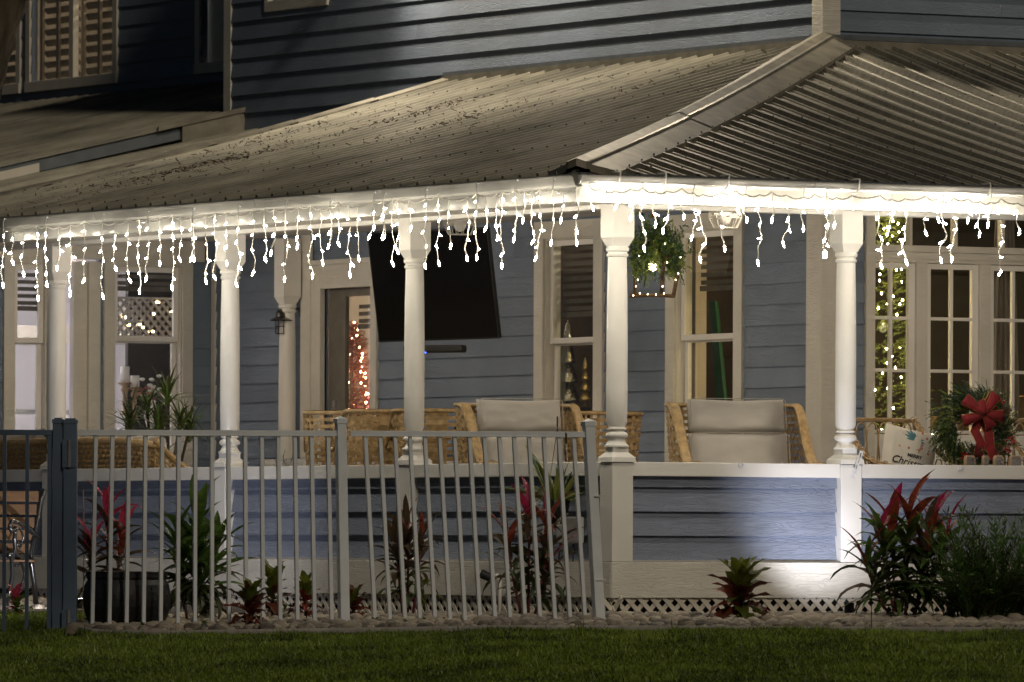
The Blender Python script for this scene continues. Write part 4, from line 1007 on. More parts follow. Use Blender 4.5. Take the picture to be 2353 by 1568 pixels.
gb=MB().lathe([(.012,.062),(.014,.05),(.03,.035),(.044,.008),(.044,-.012),(.03,-.036),(.001,-.045)],n=18).ob('glass_ball','clearglass',hg,T((sx(1498),-.05,hz(611))),smooth=True)
for i in range(26):
    v=Vector((random.gauss(0,1),random.gauss(0,1),random.gauss(0,1))).normalized()*.034*random.random()**.4; ob('fairy_light',fb,gb,T(v)@S3(.9,.9,.9))

# caged ceiling fans
def cage(px,py,t_,label):
    p=onT(px,py,t_); t=thing('caged_ceiling_fan',label,'ceiling fan',(p.x,p.y,p.z),0,'caged fans under the porch ceiling')
    m=MB(); 
    for i in range(14):
        a=2*PI*i/14; m.tube([(.06*math.cos(a),.06*math.sin(a),.10),(.115*math.cos(a),.115*math.sin(a),.07),(.12*math.cos(a),.12*math.sin(a),-.02),(.085*math.cos(a),.085*math.sin(a),-.09)],.0022,4)
    for r,z in ((.06,.10),(.115,.07),(.122,.02),(.12,-.02),(.085,-.09),(.04,-.09)): m.tube([(r*math.cos(2*PI*k/24),r*math.sin(2*PI*k/24),z) for k in range(25)],.0026,4)
    m.ob('wire_cage','wire',t); MB().lathe([(.03,.1),(.045,.08),(.045,-.03),(.03,-.06),(.01,-.07)],n=16).ob('motor','white',t,smooth=True)
    MB().lathe([(.08,.23),(.08,.20),(.02,.19),(.015,.1)],n=16).ob('ceiling_mount','white',t)
    for i in range(4): MB().box((.03,-.02,-.003),(.105,.02,.003),RZ(i*PI/2)@RX(.4)).ob('blade','white',t)
    t.location.z=CZ-.23
    
cage(1055,525,57.6,'white wire caged fan above the television'); cage(1665,497,56.2,'white wire caged fan above the window with the ladder')

# television
c=onT(995,655,61.5); tv=thing('television','large black wall mounted television tilted down over the wicker chairs','television',c,math.radians(-56))
TM=RX(math.radians(12))@RY(math.radians(-1.2))
bev(MB().box((-.53,-.02,-.44),(.53,.03,.44)).ob('bezel','black',tv,TM),.004); MB().box((-.52,-.0225,-.425),(.52,-.0205,.43)).ob('screen','tvblack',tv,TM)
MB().box((-.15,.03,-.15),(.15,.40,.15)).ob('wall_bracket','black',tv)
sb=thing('soundbar','slim black soundbar with a blue light under the television','soundbar',onT(1022,802,61.5),math.radians(-56)); bev(MB().box((-.36,-.03,-.03),(.16,.06,.03)).ob('body','black',sb),.015); MB().box((-.17,-.033,-.034),(-.155,-.0305,-.024)).ob('blue_light','ledblue',sb)
# wall lantern
p=onX(699,716,D1); lt=thing('wall_lantern','black caged wall lantern mounted left of the porch door','lantern',(p.x-.02,p.y,p.z),-PI/2)
MB().lathe([(.001,-.02),(.05,-.02),(.055,0),(.05,.02),(.001,.02)],n=16,M=RX(PI/2)).ob('wall_plate','ironblack',lt)
MB().tube([(0,-.02,0),(-.02,-.10,.06),(-.03,-.16,.07),(-.035,-.19,.03),(-.035,-.19,-.02)],.009,6).ob('arm','ironblack',lt,smooth=True)
MB().lathe([(.01,.04),(.03,.03),(.045,0),(.05,-.03),(.10,-.055),(.095,-.065),(.03,-.06)],(-.035,-.19,-.02),16).ob('cap','ironblack',lt)
MB().lathe([(.03,-.07),(.036,-.1),(.036,-.15),(.03,-.17)],(-.035,-.19,-.02),12).ob('glass_jar','clearglass',lt,smooth=True)
m=MB()
for i in range(6):
    a=i*PI/3; m.tube([(-.035+.045*math.cos(a),-.19+.045*math.sin(a),-.08),(-.035+.045*math.cos(a),-.19+.045*math.sin(a),-.19)],.004,4)
for z in (-.13,-.19): m.tube([(-.035+.046*math.cos(k*.524),-.19+.046*math.sin(k*.524),z) for k in range(13)],.004,4)
m.ob('guard','ironblack',lt)

# ---- things seen through windows
def conetree(name,label,loc,h,r,bulbs,mt,bm,orn=0,omat='ornament',cat='christmas tree',n=2000):
    t=thing(name,label,cat,loc); m=MB()
    for i in range(n):
        z=random.random()**1.3*.98; a=random.uniform(0,6.28); R0=r*(1-z)**.8*random.uniform(.55,1); 
        sprig(m,(R0*math.cos(a),R0*math.sin(a),z*h+.25),(math.cos(a),math.sin(a),random.uniform(-.2,.5)),random.uniform(.06,.12),8,.004,.035)
    m.ob('foliage',mt,t); MB().tube([(0,0,0),(0,0,h+.2)],[.04,.01],8).ob('trunk','bark',t)
    be=MB().lathe([(.001,-.009),(.008,0),(.001,.009)],n=6).mesh('bulb',bm)
    for i in range(bulbs):
        z=random.random()**1.2; a=random.uniform(0,6.28); R0=(r*(1-z)+.04)*random.uniform(.85,1.1); ob('bulb',be,t,T((R0*math.cos(a),R0*math.sin(a),z*h+.25)))
    oe=MB().lathe([(.001,-.045),(.03,-.034),(.045,0),(.03,.034),(.008,.044),(.008,.055)],n=14).mesh('ornament',omat,True)
    for i in range(orn):
        z=random.random()*.9; a=random.uniform(0,6.28); R0=(r*(1-z)+.05); ob('ornament',oe,t,T((R0*math.cos(a),R0*math.sin(a),z*h+.25))@S3(*(random.uniform(.6,1.1),)*3))
    return t
p=onY(1985,900,D1+.80); conetree('christmas_tree','green Christmas tree full of warm lights behind the right french doors',(p.x,p.y,.45),3.4,.62,290,'firlight','treebulb',26)
p=onX(806,900,D1+.75); conetree('christmas_tree','slim reddish Christmas tree glowing through the narrow porch door',(p.x,p.y,.45),1.68,.27,140,'leafred','warmbulb',20,'ornamentred')
def tiered(px,py0,py1,r,label,mt):
    c0=onX(px,py1,D1+.35); h=onX(px,py0,D1+.35).z-c0.z; t=thing('tabletop_tree',label,'ornament',c0,0,'metallic tabletop trees in the window')
    pf=[(r*.3,-.04),(r*.3,0)]
    for k in range(4):
        z0_=h*k/4.2; rr=r*(1-.2*k); pf+=[(rr,z0_),(rr*.95,z0_+.02),(rr*.45,z0_+h/4.3)]
    pf+=[(r*.10,h*.93),(.004,h)]; m=MB(); n=20; vs=[];fs=[]
    for (a_,z_) in pf:
        for j in range(n):
            q=2*PI*j/n; rr=a_*(1+.10*(j%2)); vs.append((rr*math.cos(q),rr*math.sin(q),z_))
    m.add(vs,[(i*n+j,i*n+(j+1)%n,(i+1)*n+(j+1)%n,(i+1)*n+j) for i in range(len(pf)-1) for j in range(n)]); m.ob('tree_body',mt,t,smooth=True)
tiered(1302,735,925,.10,'tall ribbed silver tabletop tree behind the window right of the television','silver'); tiered(1342,822,922,.045,'small gold tabletop tree beside the taller silver one','gold')
tb=thing('sideboard','dark sideboard carrying the metallic tabletop trees','sideboard',(D1+.4,onX(1310,930,D1+.35).y,0)); zs_=onX(1310,940,D1+.35).z; MB().box((-.2,-.8,.45),(.2,.8,zs_-.03)).box((-.22,-.83,zs_-.029),(.22,.83,zs_)).ob('cabinet','black',tb)
# green stepladder
p=onX(1605,900,D1+.4); ld=thing('green_stepladder','green wooden stepladder with brass hinges leaning behind the window','ladder',(p.x,p.y,.4),-PI/2)
for dx,mt in ((0,'greenpaint'),(.10,'greenpaint')): MB().prism([(-.06+dx,dx*2,.3),(.12+dx,dx*2,.3),(-.12+dx*.2,dx*2,2.0),(-.20+dx*.2,dx*2,2.0)],(0,.03,0)).ob('rail',mt,ld)
MB().prism([(-.06,-.03,1.25),(-.045,-.03,1.25),(.035,-.03,.92),(.02,-.03,.92)],(0,.01,0)).prism([(-.10,-.03,1.25),(-.045,-.03,1.265),(-.045,-.03,1.25),(-.10,-.03,1.235)],(0,.01,0)).ob('brass_brace','gold',ld)
# curtain, boxes in the sun room
p=onY(2305,900,D1+.35); ct=thing('curtain','grey curtain gathered behind the third french door','curtain',(p.x,p.y,0)); m=MB(); rows=[]
for z in (.5,1.0,1.6,2.2,3.0): rows.append([(-.14*(1-.5*abs(z-1.6)/1.6)+.28*i/24*(1-.5*abs(z-1.6)/1.6),.025*math.sin(i*1.3),z) for i in range(25)])
m.sheet(rows); m.ob('fabric','curtain',ct,smooth=True)
for px,t_,h,lab in ((2150,1.6,.85,'brown cardboard box stacked behind the second french door'),(2215,2.0,1.05,'taller cardboard box behind the second french door'),(2340,1.3,1.2,'cardboard box behind the right french door')):
    p=onY(px,950,D1+t_*.7); t=thing('cardboard_box',lab,'box',(p.x,p.y,.45)); MB().box((-.22,-.2,0),(.22,.2,h)).box((-.22,-.4,h-.01),(.22,-.2,h)).ob('carton','box',t); MB().box((-.03,-.203,.1),(.03,-.2005,h-.02)).ob('tape','cushion',t)
# far room decor
p=onY(300,900,YE+.5)
sh=thing('woven_silver_pendant','silver lattice pendant lamp shining in the far left window','lamp',(onY(345,700,YE+.9).x,YE+.9,onY(345,735,YE+.9).z))
m=MB(); m2=MB()
for i in range(-7,8):
    x=i*.075
    m.prism([(x-.25,-.15,-.17),(x-.215,-.15,-.17),(x+.085,-.15,.17),(x+.05,-.15,.17)],(0,.012,0)); m.prism([(x+.05,-.163,-.17),(x+.085,-.163,-.17),(x-.215,-.163,.17),(x-.25,-.163,.17)],(0,.012,0))
m.box((-.62,-.165,.17),(.62,-.13,.19)).box((-.62,-.165,-.19),(.62,-.13,-.17)); m.ob('lattice_shade','silver',sh)
for i in range(16): ob('fairy_light',fb,sh,T((random.uniform(-.45,.35),-.175,random.uniform(-.15,.15)))@S3(2,2,2))
for (px,py,h,lab) in ((285,880,.14,'tall pillar candle on a carved stand'),(308,890,.10,'shorter pillar candle right of the tall one')):
    p=onY(px,py,YE+.45); t=thing('pillar_candle',lab+' in the far left window','candle',p); MB().lathe([(.045,-.28),(.02,-.26),(.018,-.1),(.035,-.06),(.02,-.03),(.06,-.01),(.06,0)],n=12).ob('candle_stand','woodpale',t,smooth=True); MB().lathe([(.04,0),(.04,h),(.01,h-.005)],n=16).ob('candle','candle',t,smooth=True)
p=onY(345,905,YE+.4); t=thing('flower_vase','vase of white and magenta flowers in the far left window','vase',p); MB().lathe([(.03,-.3),(.06,-.2),(.04,-.08),(.05,-.06)],n=14).ob('vase','white',t,smooth=True)
m=MB(); m2=MB()
for i in range(26):
    c=Vector((random.gauss(0,.07),random.gauss(0,.04),random.gauss(.02,.05))); 
    (m if random.random()<.6 else m2).lathe([(.002,-.01),(.022,0),(.026,.014),(.012,.02)],tuple(c),7)
m.ob('blooms','flower',t); m2.ob('blooms','white',t)
p=onY(398,893,YE+.4); t=thing('glass_globe','large clear faceted globe beside the flowers in the far left window','ornament',p); MB().lathe([(.03,-.16),(.05,-.13),(.03,-.1)]+[(.085*math.sin(a),-.02-.085*math.cos(a)) for a in [.4,.8,1.2,1.57,2,2.4,2.8,3.1]],n=14).ob('globe','silver',t)
p=onY(95,915,YE+.5); t=thing('glass_figurine','small clear figurine standing in the outermost left window','figurine',p); MB().lathe([(.03,-.1),(.035,-.08),(.012,-.05),(.03,0),(.02,.04),(.028,.06),(.005,.09)],n=10).ob('figure','clearplastic',t,smooth=True); MB().box((-.3,-.1,-.14),(.3,.2,-.1)).ob('shelf','white',t)

# ================================================================ PLANTS
def leafmesh(bend,L=1,w=.11,fold=.25,n=7,pw=.75,tip=1.0,wav=0):
    m=MB(); rows=[]; p=Vector((0,0,0)); a=0
    for i in range(n+1):
        u=i/n; ww=w*math.sin(PI*min(1,.06+.94*u)**pw)**.8 if u<1 else 0.002
        ww=max(.006,ww)
        d=Vector((0,math.sin(a),math.cos(a))); nn=Vector((0,-math.cos(a),math.sin(a)))
        wv=wav*math.sin(u*16)
        rows.append([p+Vector((-ww,0,0))-nn*(-fold*ww)+nn*wv*ww,p,p+Vector((ww,0,0))-nn*(-fold*ww)-nn*wv*ww])
        p=p+d*L/n; a+=bend/n*(1+.8*u)
    m.sheet(rows); return m
LV={}
def leaf(kind,mt):
    key=(kind,mt)
    if key not in LV:
        b,w,f,wav=dict(up=(.25,.10,.35,0),arch=(1.0,.095,.3,0),droop=(1.9,.09,.3,.1),cup=(.6,.21,.3,.25),cdroop=(1.4,.20,.25,.3),blade=(.35,.035,.2,0),bladed=(1.3,.035,.2,0),wide=(.55,.115,.3,.08),arch2=(1.4,.10,.35,.15))[kind]
        me=leafmesh(b,1,w,f,wav=wav).mesh('leaf',mt,True)
        LV[key]=me
    return LV[key]
def orient(az,tilt,roll=0):   # leaf local +Z grows, bends towards +Y ; tilt from vertical towards azimuth az
    return RZ(az-PI/2)@RX(-tilt)@RZ(roll)
def ti(name,label,loc,stems,mats,cat='plant',Lr=(.22,.34),nleaf=16,group=None,top_up=True,stemmat='redstem'):
    t=thing(name,label,cat,loc,0,group); nleaf=int(nleaf*1.6)
    for (dx,dy,h,lx,ly) in stems:
        h=h*.93; base=Vector((dx,dy,-.02)); topp=Vector((dx+lx,dy+ly,h)); mid=base.lerp(topp,.5)+Vector((lx*.1,0,0))
        MB().tube([base,mid,topp],[.011,.008,.006],7).ob('stem',stemmat,t,smooth=True)
        for i in range(nleaf):
            u=i/(nleaf-1); p=base.lerp(topp,.30+.70*u) ; az=i*2.4+random.uniform(-.4,.4)
            tilt=(1.15*(1-u)**.8+.30)*random.uniform(.6,1.25); L=random.uniform(*Lr)*(1.12-.3*abs(u-.55))
            k='wide' if u>.8 else random.choice(('arch','wide','arch2')) if u>.35 else random.choice(('arch','droop','arch2'))
            mt=mats[min(len(mats)-1,int((1-u)*1.15*len(mats)))]
            if isinstance(mt,tuple): mt=random.choice(mt)
            wd_=random.uniform(.6,1.0)
            pet=T(p)@orient(az,tilt,0); ob('leaf',leaf(k,mt),t,T(p)@orient(az,tilt,random.uniform(-.6,.6))@S3(L*wd_,L,L))
    return t
def gat(px,t_): 
    s=(px-CX)/F*t_; p=st(s,t_,G(s,t_)+.02); return p
ti('ti_plant','pink tipped ti plant rising behind the black perforated tub',gat(243,52.5),[(0,0,.86,.02,0),(.05,.02,.66,.08,0),(-.05,0,.60,-.07,0)],['leafpink',('leafred','leafbronze','leafpink'),('leafbronze','leafred'),'leafbronze','leafbronze','leafdark',('leafbronze','leafyellow')],nleaf=15,Lr=(.20,.32))
ti('ti_plant','tall all green ti plant in front of the second column',gat(452,52.0),[(0,0,.78,.0,0),(.06,0,.60,.10,0),(-.06,0,.62,-.08,0),(0,.05,.5,.04,0),(.02,-.04,.38,-.03,0)],['leafgreen','leafgreen',('leafgreen','leafdark'),'leafdark'],nleaf=17,Lr=(.24,.36),stemmat='stem')
ti('ti_plant','slender bronze ti plant with red edges in front of the third column',gat(938,52.0),[(0,0,.70,.0,0),(.03,0,.60,.07,0),(-.03,0,.58,-.06,0)],[('leafred','leafbronze'),'leafbronze','leafbronze',('leafbronze','leafgreen'),('leafdark','leafyellow')],nleaf=14,Lr=(.2,.30))
ti('ti_plant','dark ti plant with bright magenta crown near the leaning fence post',gat(1215,51.8),[(0,0,.80,.0,0),(.05,0,.70,.10,0),(-.04,0,.62,-.13,0),(.02,0,.4,.14,0)],[('leafmagenta','leafred'),('leafred','leafbronze'),'leafbronze','leafbronze','leafdark','leafdark',('leafdark','leafbronze')],nleaf=13,Lr=(.22,.33))
ti('ti_plant','large bushy ti plant with red crown beside the spotlit right column',gat(2080,52.0),[(0,0,.78,.03,0),(.06,0,.70,.14,0),(-.06,0,.62,-.14,0),(.10,.04,.6,.26,0),(-.03,.05,.70,-.05,0),(.02,-.05,.5,.10,-.03),(-.08,0,.42,-.24,0)],[('leafmagenta','leafred'),('leafred','leafbronze','leafgreen'),('leafbronze','leafgreen'),('leafdark','leafgreen'),('leafdark','leafbronze'),'leafdark',('leafdark','leafgreen')],nleaf=15,Lr=(.26,.38))
def croton(label,loc,h,mats,n=26,Lr=(.12,.2),name='croton'):
    t=thing(name,label,'plant',loc,0,None); MB().tube([(0,0,-.02),(.01,0,h*.45),(0,0,h*.7)],[.012,.009,.006],6).ob('stem','stem',t)
    for i in range(n):
        u=i/(n-1); p=Vector((0,0,h*(.12+.55*u))); k='cup' if u>.35 else 'cdroop'
        ob('leaf',leaf(k,random.choice(mats[0] if u>.6 else mats[1])),t,T(p)@orient(i*2.4,(1.15*(1-u)+.28)*random.uniform(.8,1.15),random.uniform(-.4,.4))@S3(*(random.uniform(*Lr)*1.0,)*3))
croton('upright croton with green and dark red leaves below the right knee wall',gat(1702,51.5),.42,[('leafyellow','crotongreen','leafyellow'),('crotonred','leafred','crotonred','crotongreen')],38,(.19,.27))
croton('dark red croton sprawling over the stones by the fence',gat(575,50.95),.30,[('crotongreen','crotonred'),('crotonred','leafred','crotonred')],34,(.13,.21))
croton('yellow green croton behind the dark red one',gat(625,52.4),.42,[('leafyellow','crotongreen'),('crotonred','crotongreen')],28,(.13,.21))
croton('small croton with lime leaves left of the middle fence post',gat(702,52.4),.33,[('leafyellow','crotongreen'),('crotonred','leafred')],22,(.12,.18))
croton('low reddish croton right behind the middle fence post',gat(812,52.3),.22,[('leafyellow','crotonred'),('crotonred','leafred')],20,(.11,.17))
croton('small pink and green bromeliad at the foot of the bench',gat(38,54.5),.18,[('leafyellow','leafpink'),('leafgreen','leafpink')],16,(.12,.18),'bromeliad')
# palm-like shrub at right
ps=thing('feathery_shrub','dense dark green feathery shrub filling the lower right corner','shrub',gat(2270,51.8))
m=MB(); m2=MB(); 
for i in range(230):
    az=random.uniform(0,6.28); tl=random.uniform(.05,1.25); L=random.uniform(.45,.80)*(1 if tl<.8 else .85); b0=Vector((random.uniform(-.25,.35),random.uniform(-.15,.15),0)); pts=[]; a=tl*.4; p=b0
    for k in range(9):
        pts.append(p); p=p+Vector((math.cos(az)*math.sin(a),math.sin(az)*math.sin(a),math.cos(a)))*L/8; a+=tl*.16
    q=m if random.random()<.6 else m2; q.tube(pts,[.004-.0003*k for k in range(9)],3,False)
    for k in range(2,9):
        d=(pts[k]-pts[k-1]).normalized(); sdv=d.cross(Vector((0,0,1))); sdv=sdv.normalized() if sdv.length>.01 else Vector((1,0,0))
        for f in (0,.5):
            for sg in (-1,1):
                c=pts[k-1].lerp(pts[k],f); e=(d*.9+sdv*sg*.75+Vector((0,0,random.uniform(-.25,.2)))).normalized(); l=random.uniform(.07,.11); w=e.cross(Vector((random.uniform(-.3,.3),random.uniform(-.3,.3),1))).normalized()*.0065
                q.add([c,c+e*l*.5+w,c+e*l,c+e*l*.5-w],[(0,1,2,3)])
m.ob('fronds','palm',ps); m2.ob('fronds','leafdark',ps)
# porch dracaena
dr_=thing('spiky_potted_plant','spiky green potted plant in front of the far left window','plant',(*at(365,60.5)[:2],FZ))
MB().lathe([(.12,0),(.17,.28),(.18,.3),(.15,.28),(.02,.27)],n=20).ob('pot','cushionedge',dr_,smooth=True)
for (px,py) in ((340,930),(298,962),(405,960),(438,985),(372,905),(355,975)):
    s=(px-365)/F*60.5; z=EZ+(HY-py)*60.5/F-FZ; top=Vector((s*RV[0],s*RV[1]+random.uniform(-.08,.08),z-.03))
    MB().tube([(0,0,.25),(top.x*.5,top.y*.5,z*.5),top],[.018,.014,.012],6).ob('stem','bark',dr_)
    for i in range(38): 
        L=random.uniform(.20,.32); ob('leaf',leaf('blade' if i%3 else 'bladed','leafgreen' if i%2 else 'leafdark'),dr_,T(top-Vector((0,0,.03*(i%4))))@orient(i*2.4,random.uniform(.15,1.5))@S3(L,L,L))
# snake plants in a wall pot
p=onX(1293,1150,-.12); sp=thing('snake_plant','yellow edged snake plant in a dark hanging pot on the knee wall','plant',(p.x-.05,p.y,p.z-.0))
MB().lathe([(.05,-.16),(.085,-.05),(.09,0),(.08,-.01),(.02,-.02)],n=16).ob('pot','black',sp,smooth=True)
for i in range(16):
    a=i*2.4; L=random.uniform(.26,.46); M_=T((.03*math.cos(a),.03*math.sin(a),-.02))@orient(a,random.uniform(.05,.5) if i<8 else 1.2,random.uniform(-1,1))
    ob('leaf',leaf('up','snakeedge'),sp,M_@S3(L*.85,L,L)); ob('leaf',leaf('up','snake'),sp,M_@T((0,-.003,.003))@S3(L*.62,L*.98,L*.98))
m=MB()
for a in (0,2.1,4.2): m.tube([(.08*math.cos(a),.08*math.sin(a),0),(0.0,0,.50)],.0025,4)
m.tube([(0,0,.50),(-.0,0,.57)],.006,5); m.ob('hanger','cordgreen',sp)
m=MB()
for i in range(60): q=Vector((-.0+random.gauss(-.03,.05),random.gauss(.16,.06),random.gauss(-.06,.07))); m.lathe([(.001,0),(.008,.004),(.001,.008)],tuple(q),5)
js=m.ob('trailing_leaves','seedling',sp)
# seedlings among the stones
for i,(px,t_) in enumerate(((330,50.7),(468,50.8),(905,50.75),(925,50.9),(978,50.85),(1015,50.8),(1190,51.6),(1275,51.6),(860,51.0))):
    g=gat(px,t_); t=thing('seedling',['seedling sprouting at the foot of the black tub','seedling between the tub and the dark red croton','left seedling of the pair under the bronze ti plant','right seedling of the pair under the bronze ti plant','seedling in the stones just right of the bronze ti plant','farthest right seedling beside the bronze ti plant','seedling at the foot of the dark magenta ti plant','seedling right of the dark magenta ti plant','seedling just right of the middle fence post'][i],'plant',g,0,'seedlings sprouting among the stones')
    for k in range(5): ob('leaf',leaf('cup','seedling'),t,T((0,0,.03))@orient(k*1.3,random.uniform(.3,1.1))@S3(.055,.055,.06))
    MB().tube([(0,0,-.02),(0,0,.035)],.003,4).ob('stem','seedling',t)

# ================================================================ YARD OBJECTS
# fence (panel per side of the middle post)
FT=51.25; fz=lambda py,t_=FT:EZ+(HY-py)*t_/F
def fs(px,t_=FT): return (px-CX)/F*t_
fence=thing('metal_fence','grey metal picket fence standing in the stone bed','fence',(*st(0,FT)[:2],0),-B)
def post(parent,px,w,y0,y1,lean=0,mt='fence',dx=0,t_=0,name='post'):
    z0,z1=y0,y1; x=fs(px); m=MB(); sh=Matrix.Identity(4); 
    M=T((x,t_,z0))@RY(lean); m.box((-w/2,-w/2,0),(w/2,w/2,z1-z0)); o=bev(m.ob(name,mt,parent,M@RZ(math.radians(22))),.003)
    h=w/2+.006; m=MB(); m.box((-h,-h,z1-z0),(h,h,z1-z0+.03)); m.add([(-h,-h,z1-z0+.0302),(h,-h,z1-z0+.0302),(h,h,z1-z0+.0302),(-h,h,z1-z0+.0302),(0,0,z1-z0+.05)],[(0,1,4),(1,2,4),(2,3,4),(3,0,4)]); m.ob('post_cap',mt,parent,M@RZ(math.radians(22)))
zt=fz(998)
for (xa,xb,mt,px0,sp,nn) in ((180,778,'fence',219,38.1,15),(806,1345,'fence',838,34.2,15)):
    a,b=fs(xa),fs(xb); m=MB(); m.box((a,-.02,zt-.018),(b,.02,zt+.018)).box((a,-.026,zt-.020),(b,-.0205,zt-.010)); bev(m.ob('rail',mt,fence),.003)
    for i in range(nn):
        px=px0+i*sp*(1 if xa<500 else 1)
        if px>xb-8: break
        lean=0; 
        if xa<500: lean=(-7+18*(i/14))/455
        else: lean=(24+4*i/14)/420
        s_=fs(px); zg=G(s_,FT)-.02; L=zt-.018-zg
        MB().box((-.012,-.012,-L),(.012,.012,0)).ob('picket',mt,fence,T((s_,0,zt-.018))@RY(-lean)@RZ(math.radians(20)))
post(fence,792,.062,G(fs(792),FT)-.05,fz(975),-.022)
pp=fs(1385); post(fence,1379,.066,G(fs(1379),FT)-.05,fz(978),-.058)
for px in (206,549,700,805,830,880,1105): MB().box((-.002,-.0225,zt-.021),(.002,.0225,zt+.021)).ob('rail_band','wire',fence,T((fs(px),0,0)))
for z in (.25,.80): MB().box((-.037,-.037,0),(.037,.037,.006)).ob('band','wire',fence,T((fs(1379-(z)*6)-.0,0,z))@RY(-.058)@RZ(math.radians(22)))
MB().tube([(fs(1300),-.02,zt-.06),(fs(1300),-.03,zt-.0),(fs(1298),.0,zt+.024),(fs(1293),.02,zt)],.006,6).ob('rope','cordgreen',fence)
# gate post + gate
gate=thing('garden_gate','grey metal gate with blue shade in its colour, hinged on a double post at left','gate',(*st(0,FT)[:2],0),-B)
zg=G(fs(150),FT)-.03
for px,w,z1 in ((133,.070,fz(977)),(162,.088,fz(978))):
    bev(MB().box((-w/2,-.04,zg),(w/2,.04,z1)).ob('post','fenceshade',gate,T((fs(px),-.03 if px>150 else .0,0))),.004); MB().box((-w/2-.004,-.045,z1),(w/2+.004,.045,z1+.025)).box((-w/2+.01,-.03,z1+.0251),(w/2-.01,.03,z1+.035)).ob('post_cap','fenceshade',gate,T((fs(px),-.03 if px>150 else .0,0)))
for z in (fz(1047),fz(1437)):
    h=MB().box((-.045,-.083,-.09),(.038,-.0725,.09)).ob('hinge','fenceshade',gate,T((fs(160),0,z))); MB().box((.003,-.088,-.09),(.010,-.0831,.09)).tube([(-.004,-.088,-.09),(-.004,-.088,.09)],.009,8).ob('hinge_pin','steel',h)
    for dx,dz in ((-.03,.04),(-.03,-.06),(.025,.04),(.025,-.04)): MB().lathe([(.004,0),(.002,.003)],n=6,M=T((dx,-.0832,dz))@RX(PI/2)).ob('screw','screw',h)
ga,gb=fs(-150),fs(122)
bev(MB().box((ga,-.015,zt-.02),(gb,.02,zt+.016)).ob('rail','fenceshade',gate),.003); zb_=fz(1478); bev(MB().box((ga,-.015,zb_-.02),(gb,.02,zb_+.012)).ob('rail','fenceshade',gate),.003)
for px in (-96,-42,10,62,114): MB().box((-.012 if px<110 else -.016,-.012,zb_+.012),(.012 if px<110 else .016,.012,zt-.02)).ob('picket','fenceshade',gate,T((fs(px),0,0)))
MB().prism([(fs(100),0,zt-.02),(fs(128),0,zt-.02),(fs(128),0,zt-.13)],(0,.012,0)).ob('corner_plate','fenceshade',gate)
# thin cane by the post
MB().tube([(0,0,0),(.012,0,.5),(.003,0,.9)],.004,5).ob('stick','woodpale',thing('garden_cane','thin pale cane standing just right of the gate post','cane',gat(190,52.5)))
# bench
bt=56.5; bl=onT(95,1365,bt); bench=thing('garden_bench','slatted garden bench with scrolled black cast iron end behind the gate','bench',(bl.x,bl.y,G(*to_st(bl.x,bl.y))+.01),-B)
bz=lambda py:EZ+(HY-4-py)*bt/F-bench.location.z; bx=lambda px:(px-95)/F*bt
for y in (1142,1172,1202,1231,1262): 
    bev(MB().box((bx(-330),-.02,-.038),(bx(84-(y-1142)*.14),.0,.038),).ob('slat','timber',bench,T((0,.1-(y-1142)*.0006,bz(y)))@RX(-.12)),.004)
for k in range(5): bev(MB().box((bx(-330),-.36+k*.085,bz(1292)),(bx(80),-.29+k*.085,bz(1287))).ob('slat','timber',bench),.003)
def iron(pts,r): MB().tube([(bx(a),d,bz(b)) for a,b,d in pts],r,8).ob('iron_bar','ironblack',bench,smooth=True)
iron([(97,1125,.12),(90,1150,.1),(84,1190,.07),(76,1230,.04),(68,1270,.02),(70,1300,.02),(76,1340,.04),(80,1392,.06)],.020)
iron([(84,1235,.0),(70,1222,-.1),(58,1210,-.2),(45,1202,-.3),(33,1200,-.38),(28,1210,-.40),(32,1222,-.39),(40,1218,-.37)],.018)
iron([(42,1210,-.36),(38,1240,-.36),(40,1262,-.34),(32,1285,-.36),(34,1320,-.36),(30,1350,-.38),(22,1392,-.42)],.016)
iron([(24,1278,-.38),(35,1270,-.32),(48,1288,-.2),(68,1290,-.02)],.022)
iron([(40,1300,-.3),(52,1296,-.2),(58,1320,-.15),(52,1350,-.2),(45,1356,-.28),(60,1352,-.1),(74,1350,.0)],.011)
iron([(50,1215,-.25),(56,1240,-.2),(48,1260,-.22),(42,1250,-.26)],.009)
# perforated black tub
tbp=gat(292,51.62); tub=thing('perforated_tub','large black metal tub pierced with rows of diamond holes','tub',tbp)
prof=[(.20,-.03),(.27,.04),(.305,.14),(.31,.22),(.295,.30),(.275,.335),(.285,.35),(.285,.385)]
m=MB(); n=72
def rad(z):
    for (a,b),(c,d) in zip(prof,prof[1:]):
        if b<=z<=d: return a+(c-a)*(z-b)/(d-b)
    return prof[-1][0]
zz=[-.03,.0,.05,.10,.15,.20,.25,.30,.335,.35,.385]
for i in range(len(zz)-1):
    for j in range(n):
        z0_,z1_=zz[i],zz[i+1]; P=lambda u,v:(rad(z0_+(z1_-z0_)*v)*math.cos(2*PI*(j+u)/n),rad(z0_+(z1_-z0_)*v)*math.sin(2*PI*(j+u)/n)*.8,z0_+(z1_-z0_)*v)
        if 1<=i<=6 and (j+2*i)%4==0:
            c=[P(0,0),P(1,0),P(1,1),P(0,1)]; dm=[P(.5,.36),P(.78,.5),P(.5,.64),P(.22,.5)]
            m.add(c+dm,[(0,1,5,4),(1,2,6,5),(2,3,7,6),(3,0,4,7)])
        else: m.add([P(0,0),P(1,0),P(1,1),P(0,1)],[(0,1,2,3)])
o=m.ob('tub_wall','black',tub,S3(.98,.98,.95),smooth=True); 
# the far side holes line up with light from behind
MB().tube([(.285*math.cos(a),.228*math.sin(a),.387) for a in [2*PI*k/40 for k in range(41)]],.006,6).ob('rim','black',tub,S3(.98,.98,.95),smooth=True)
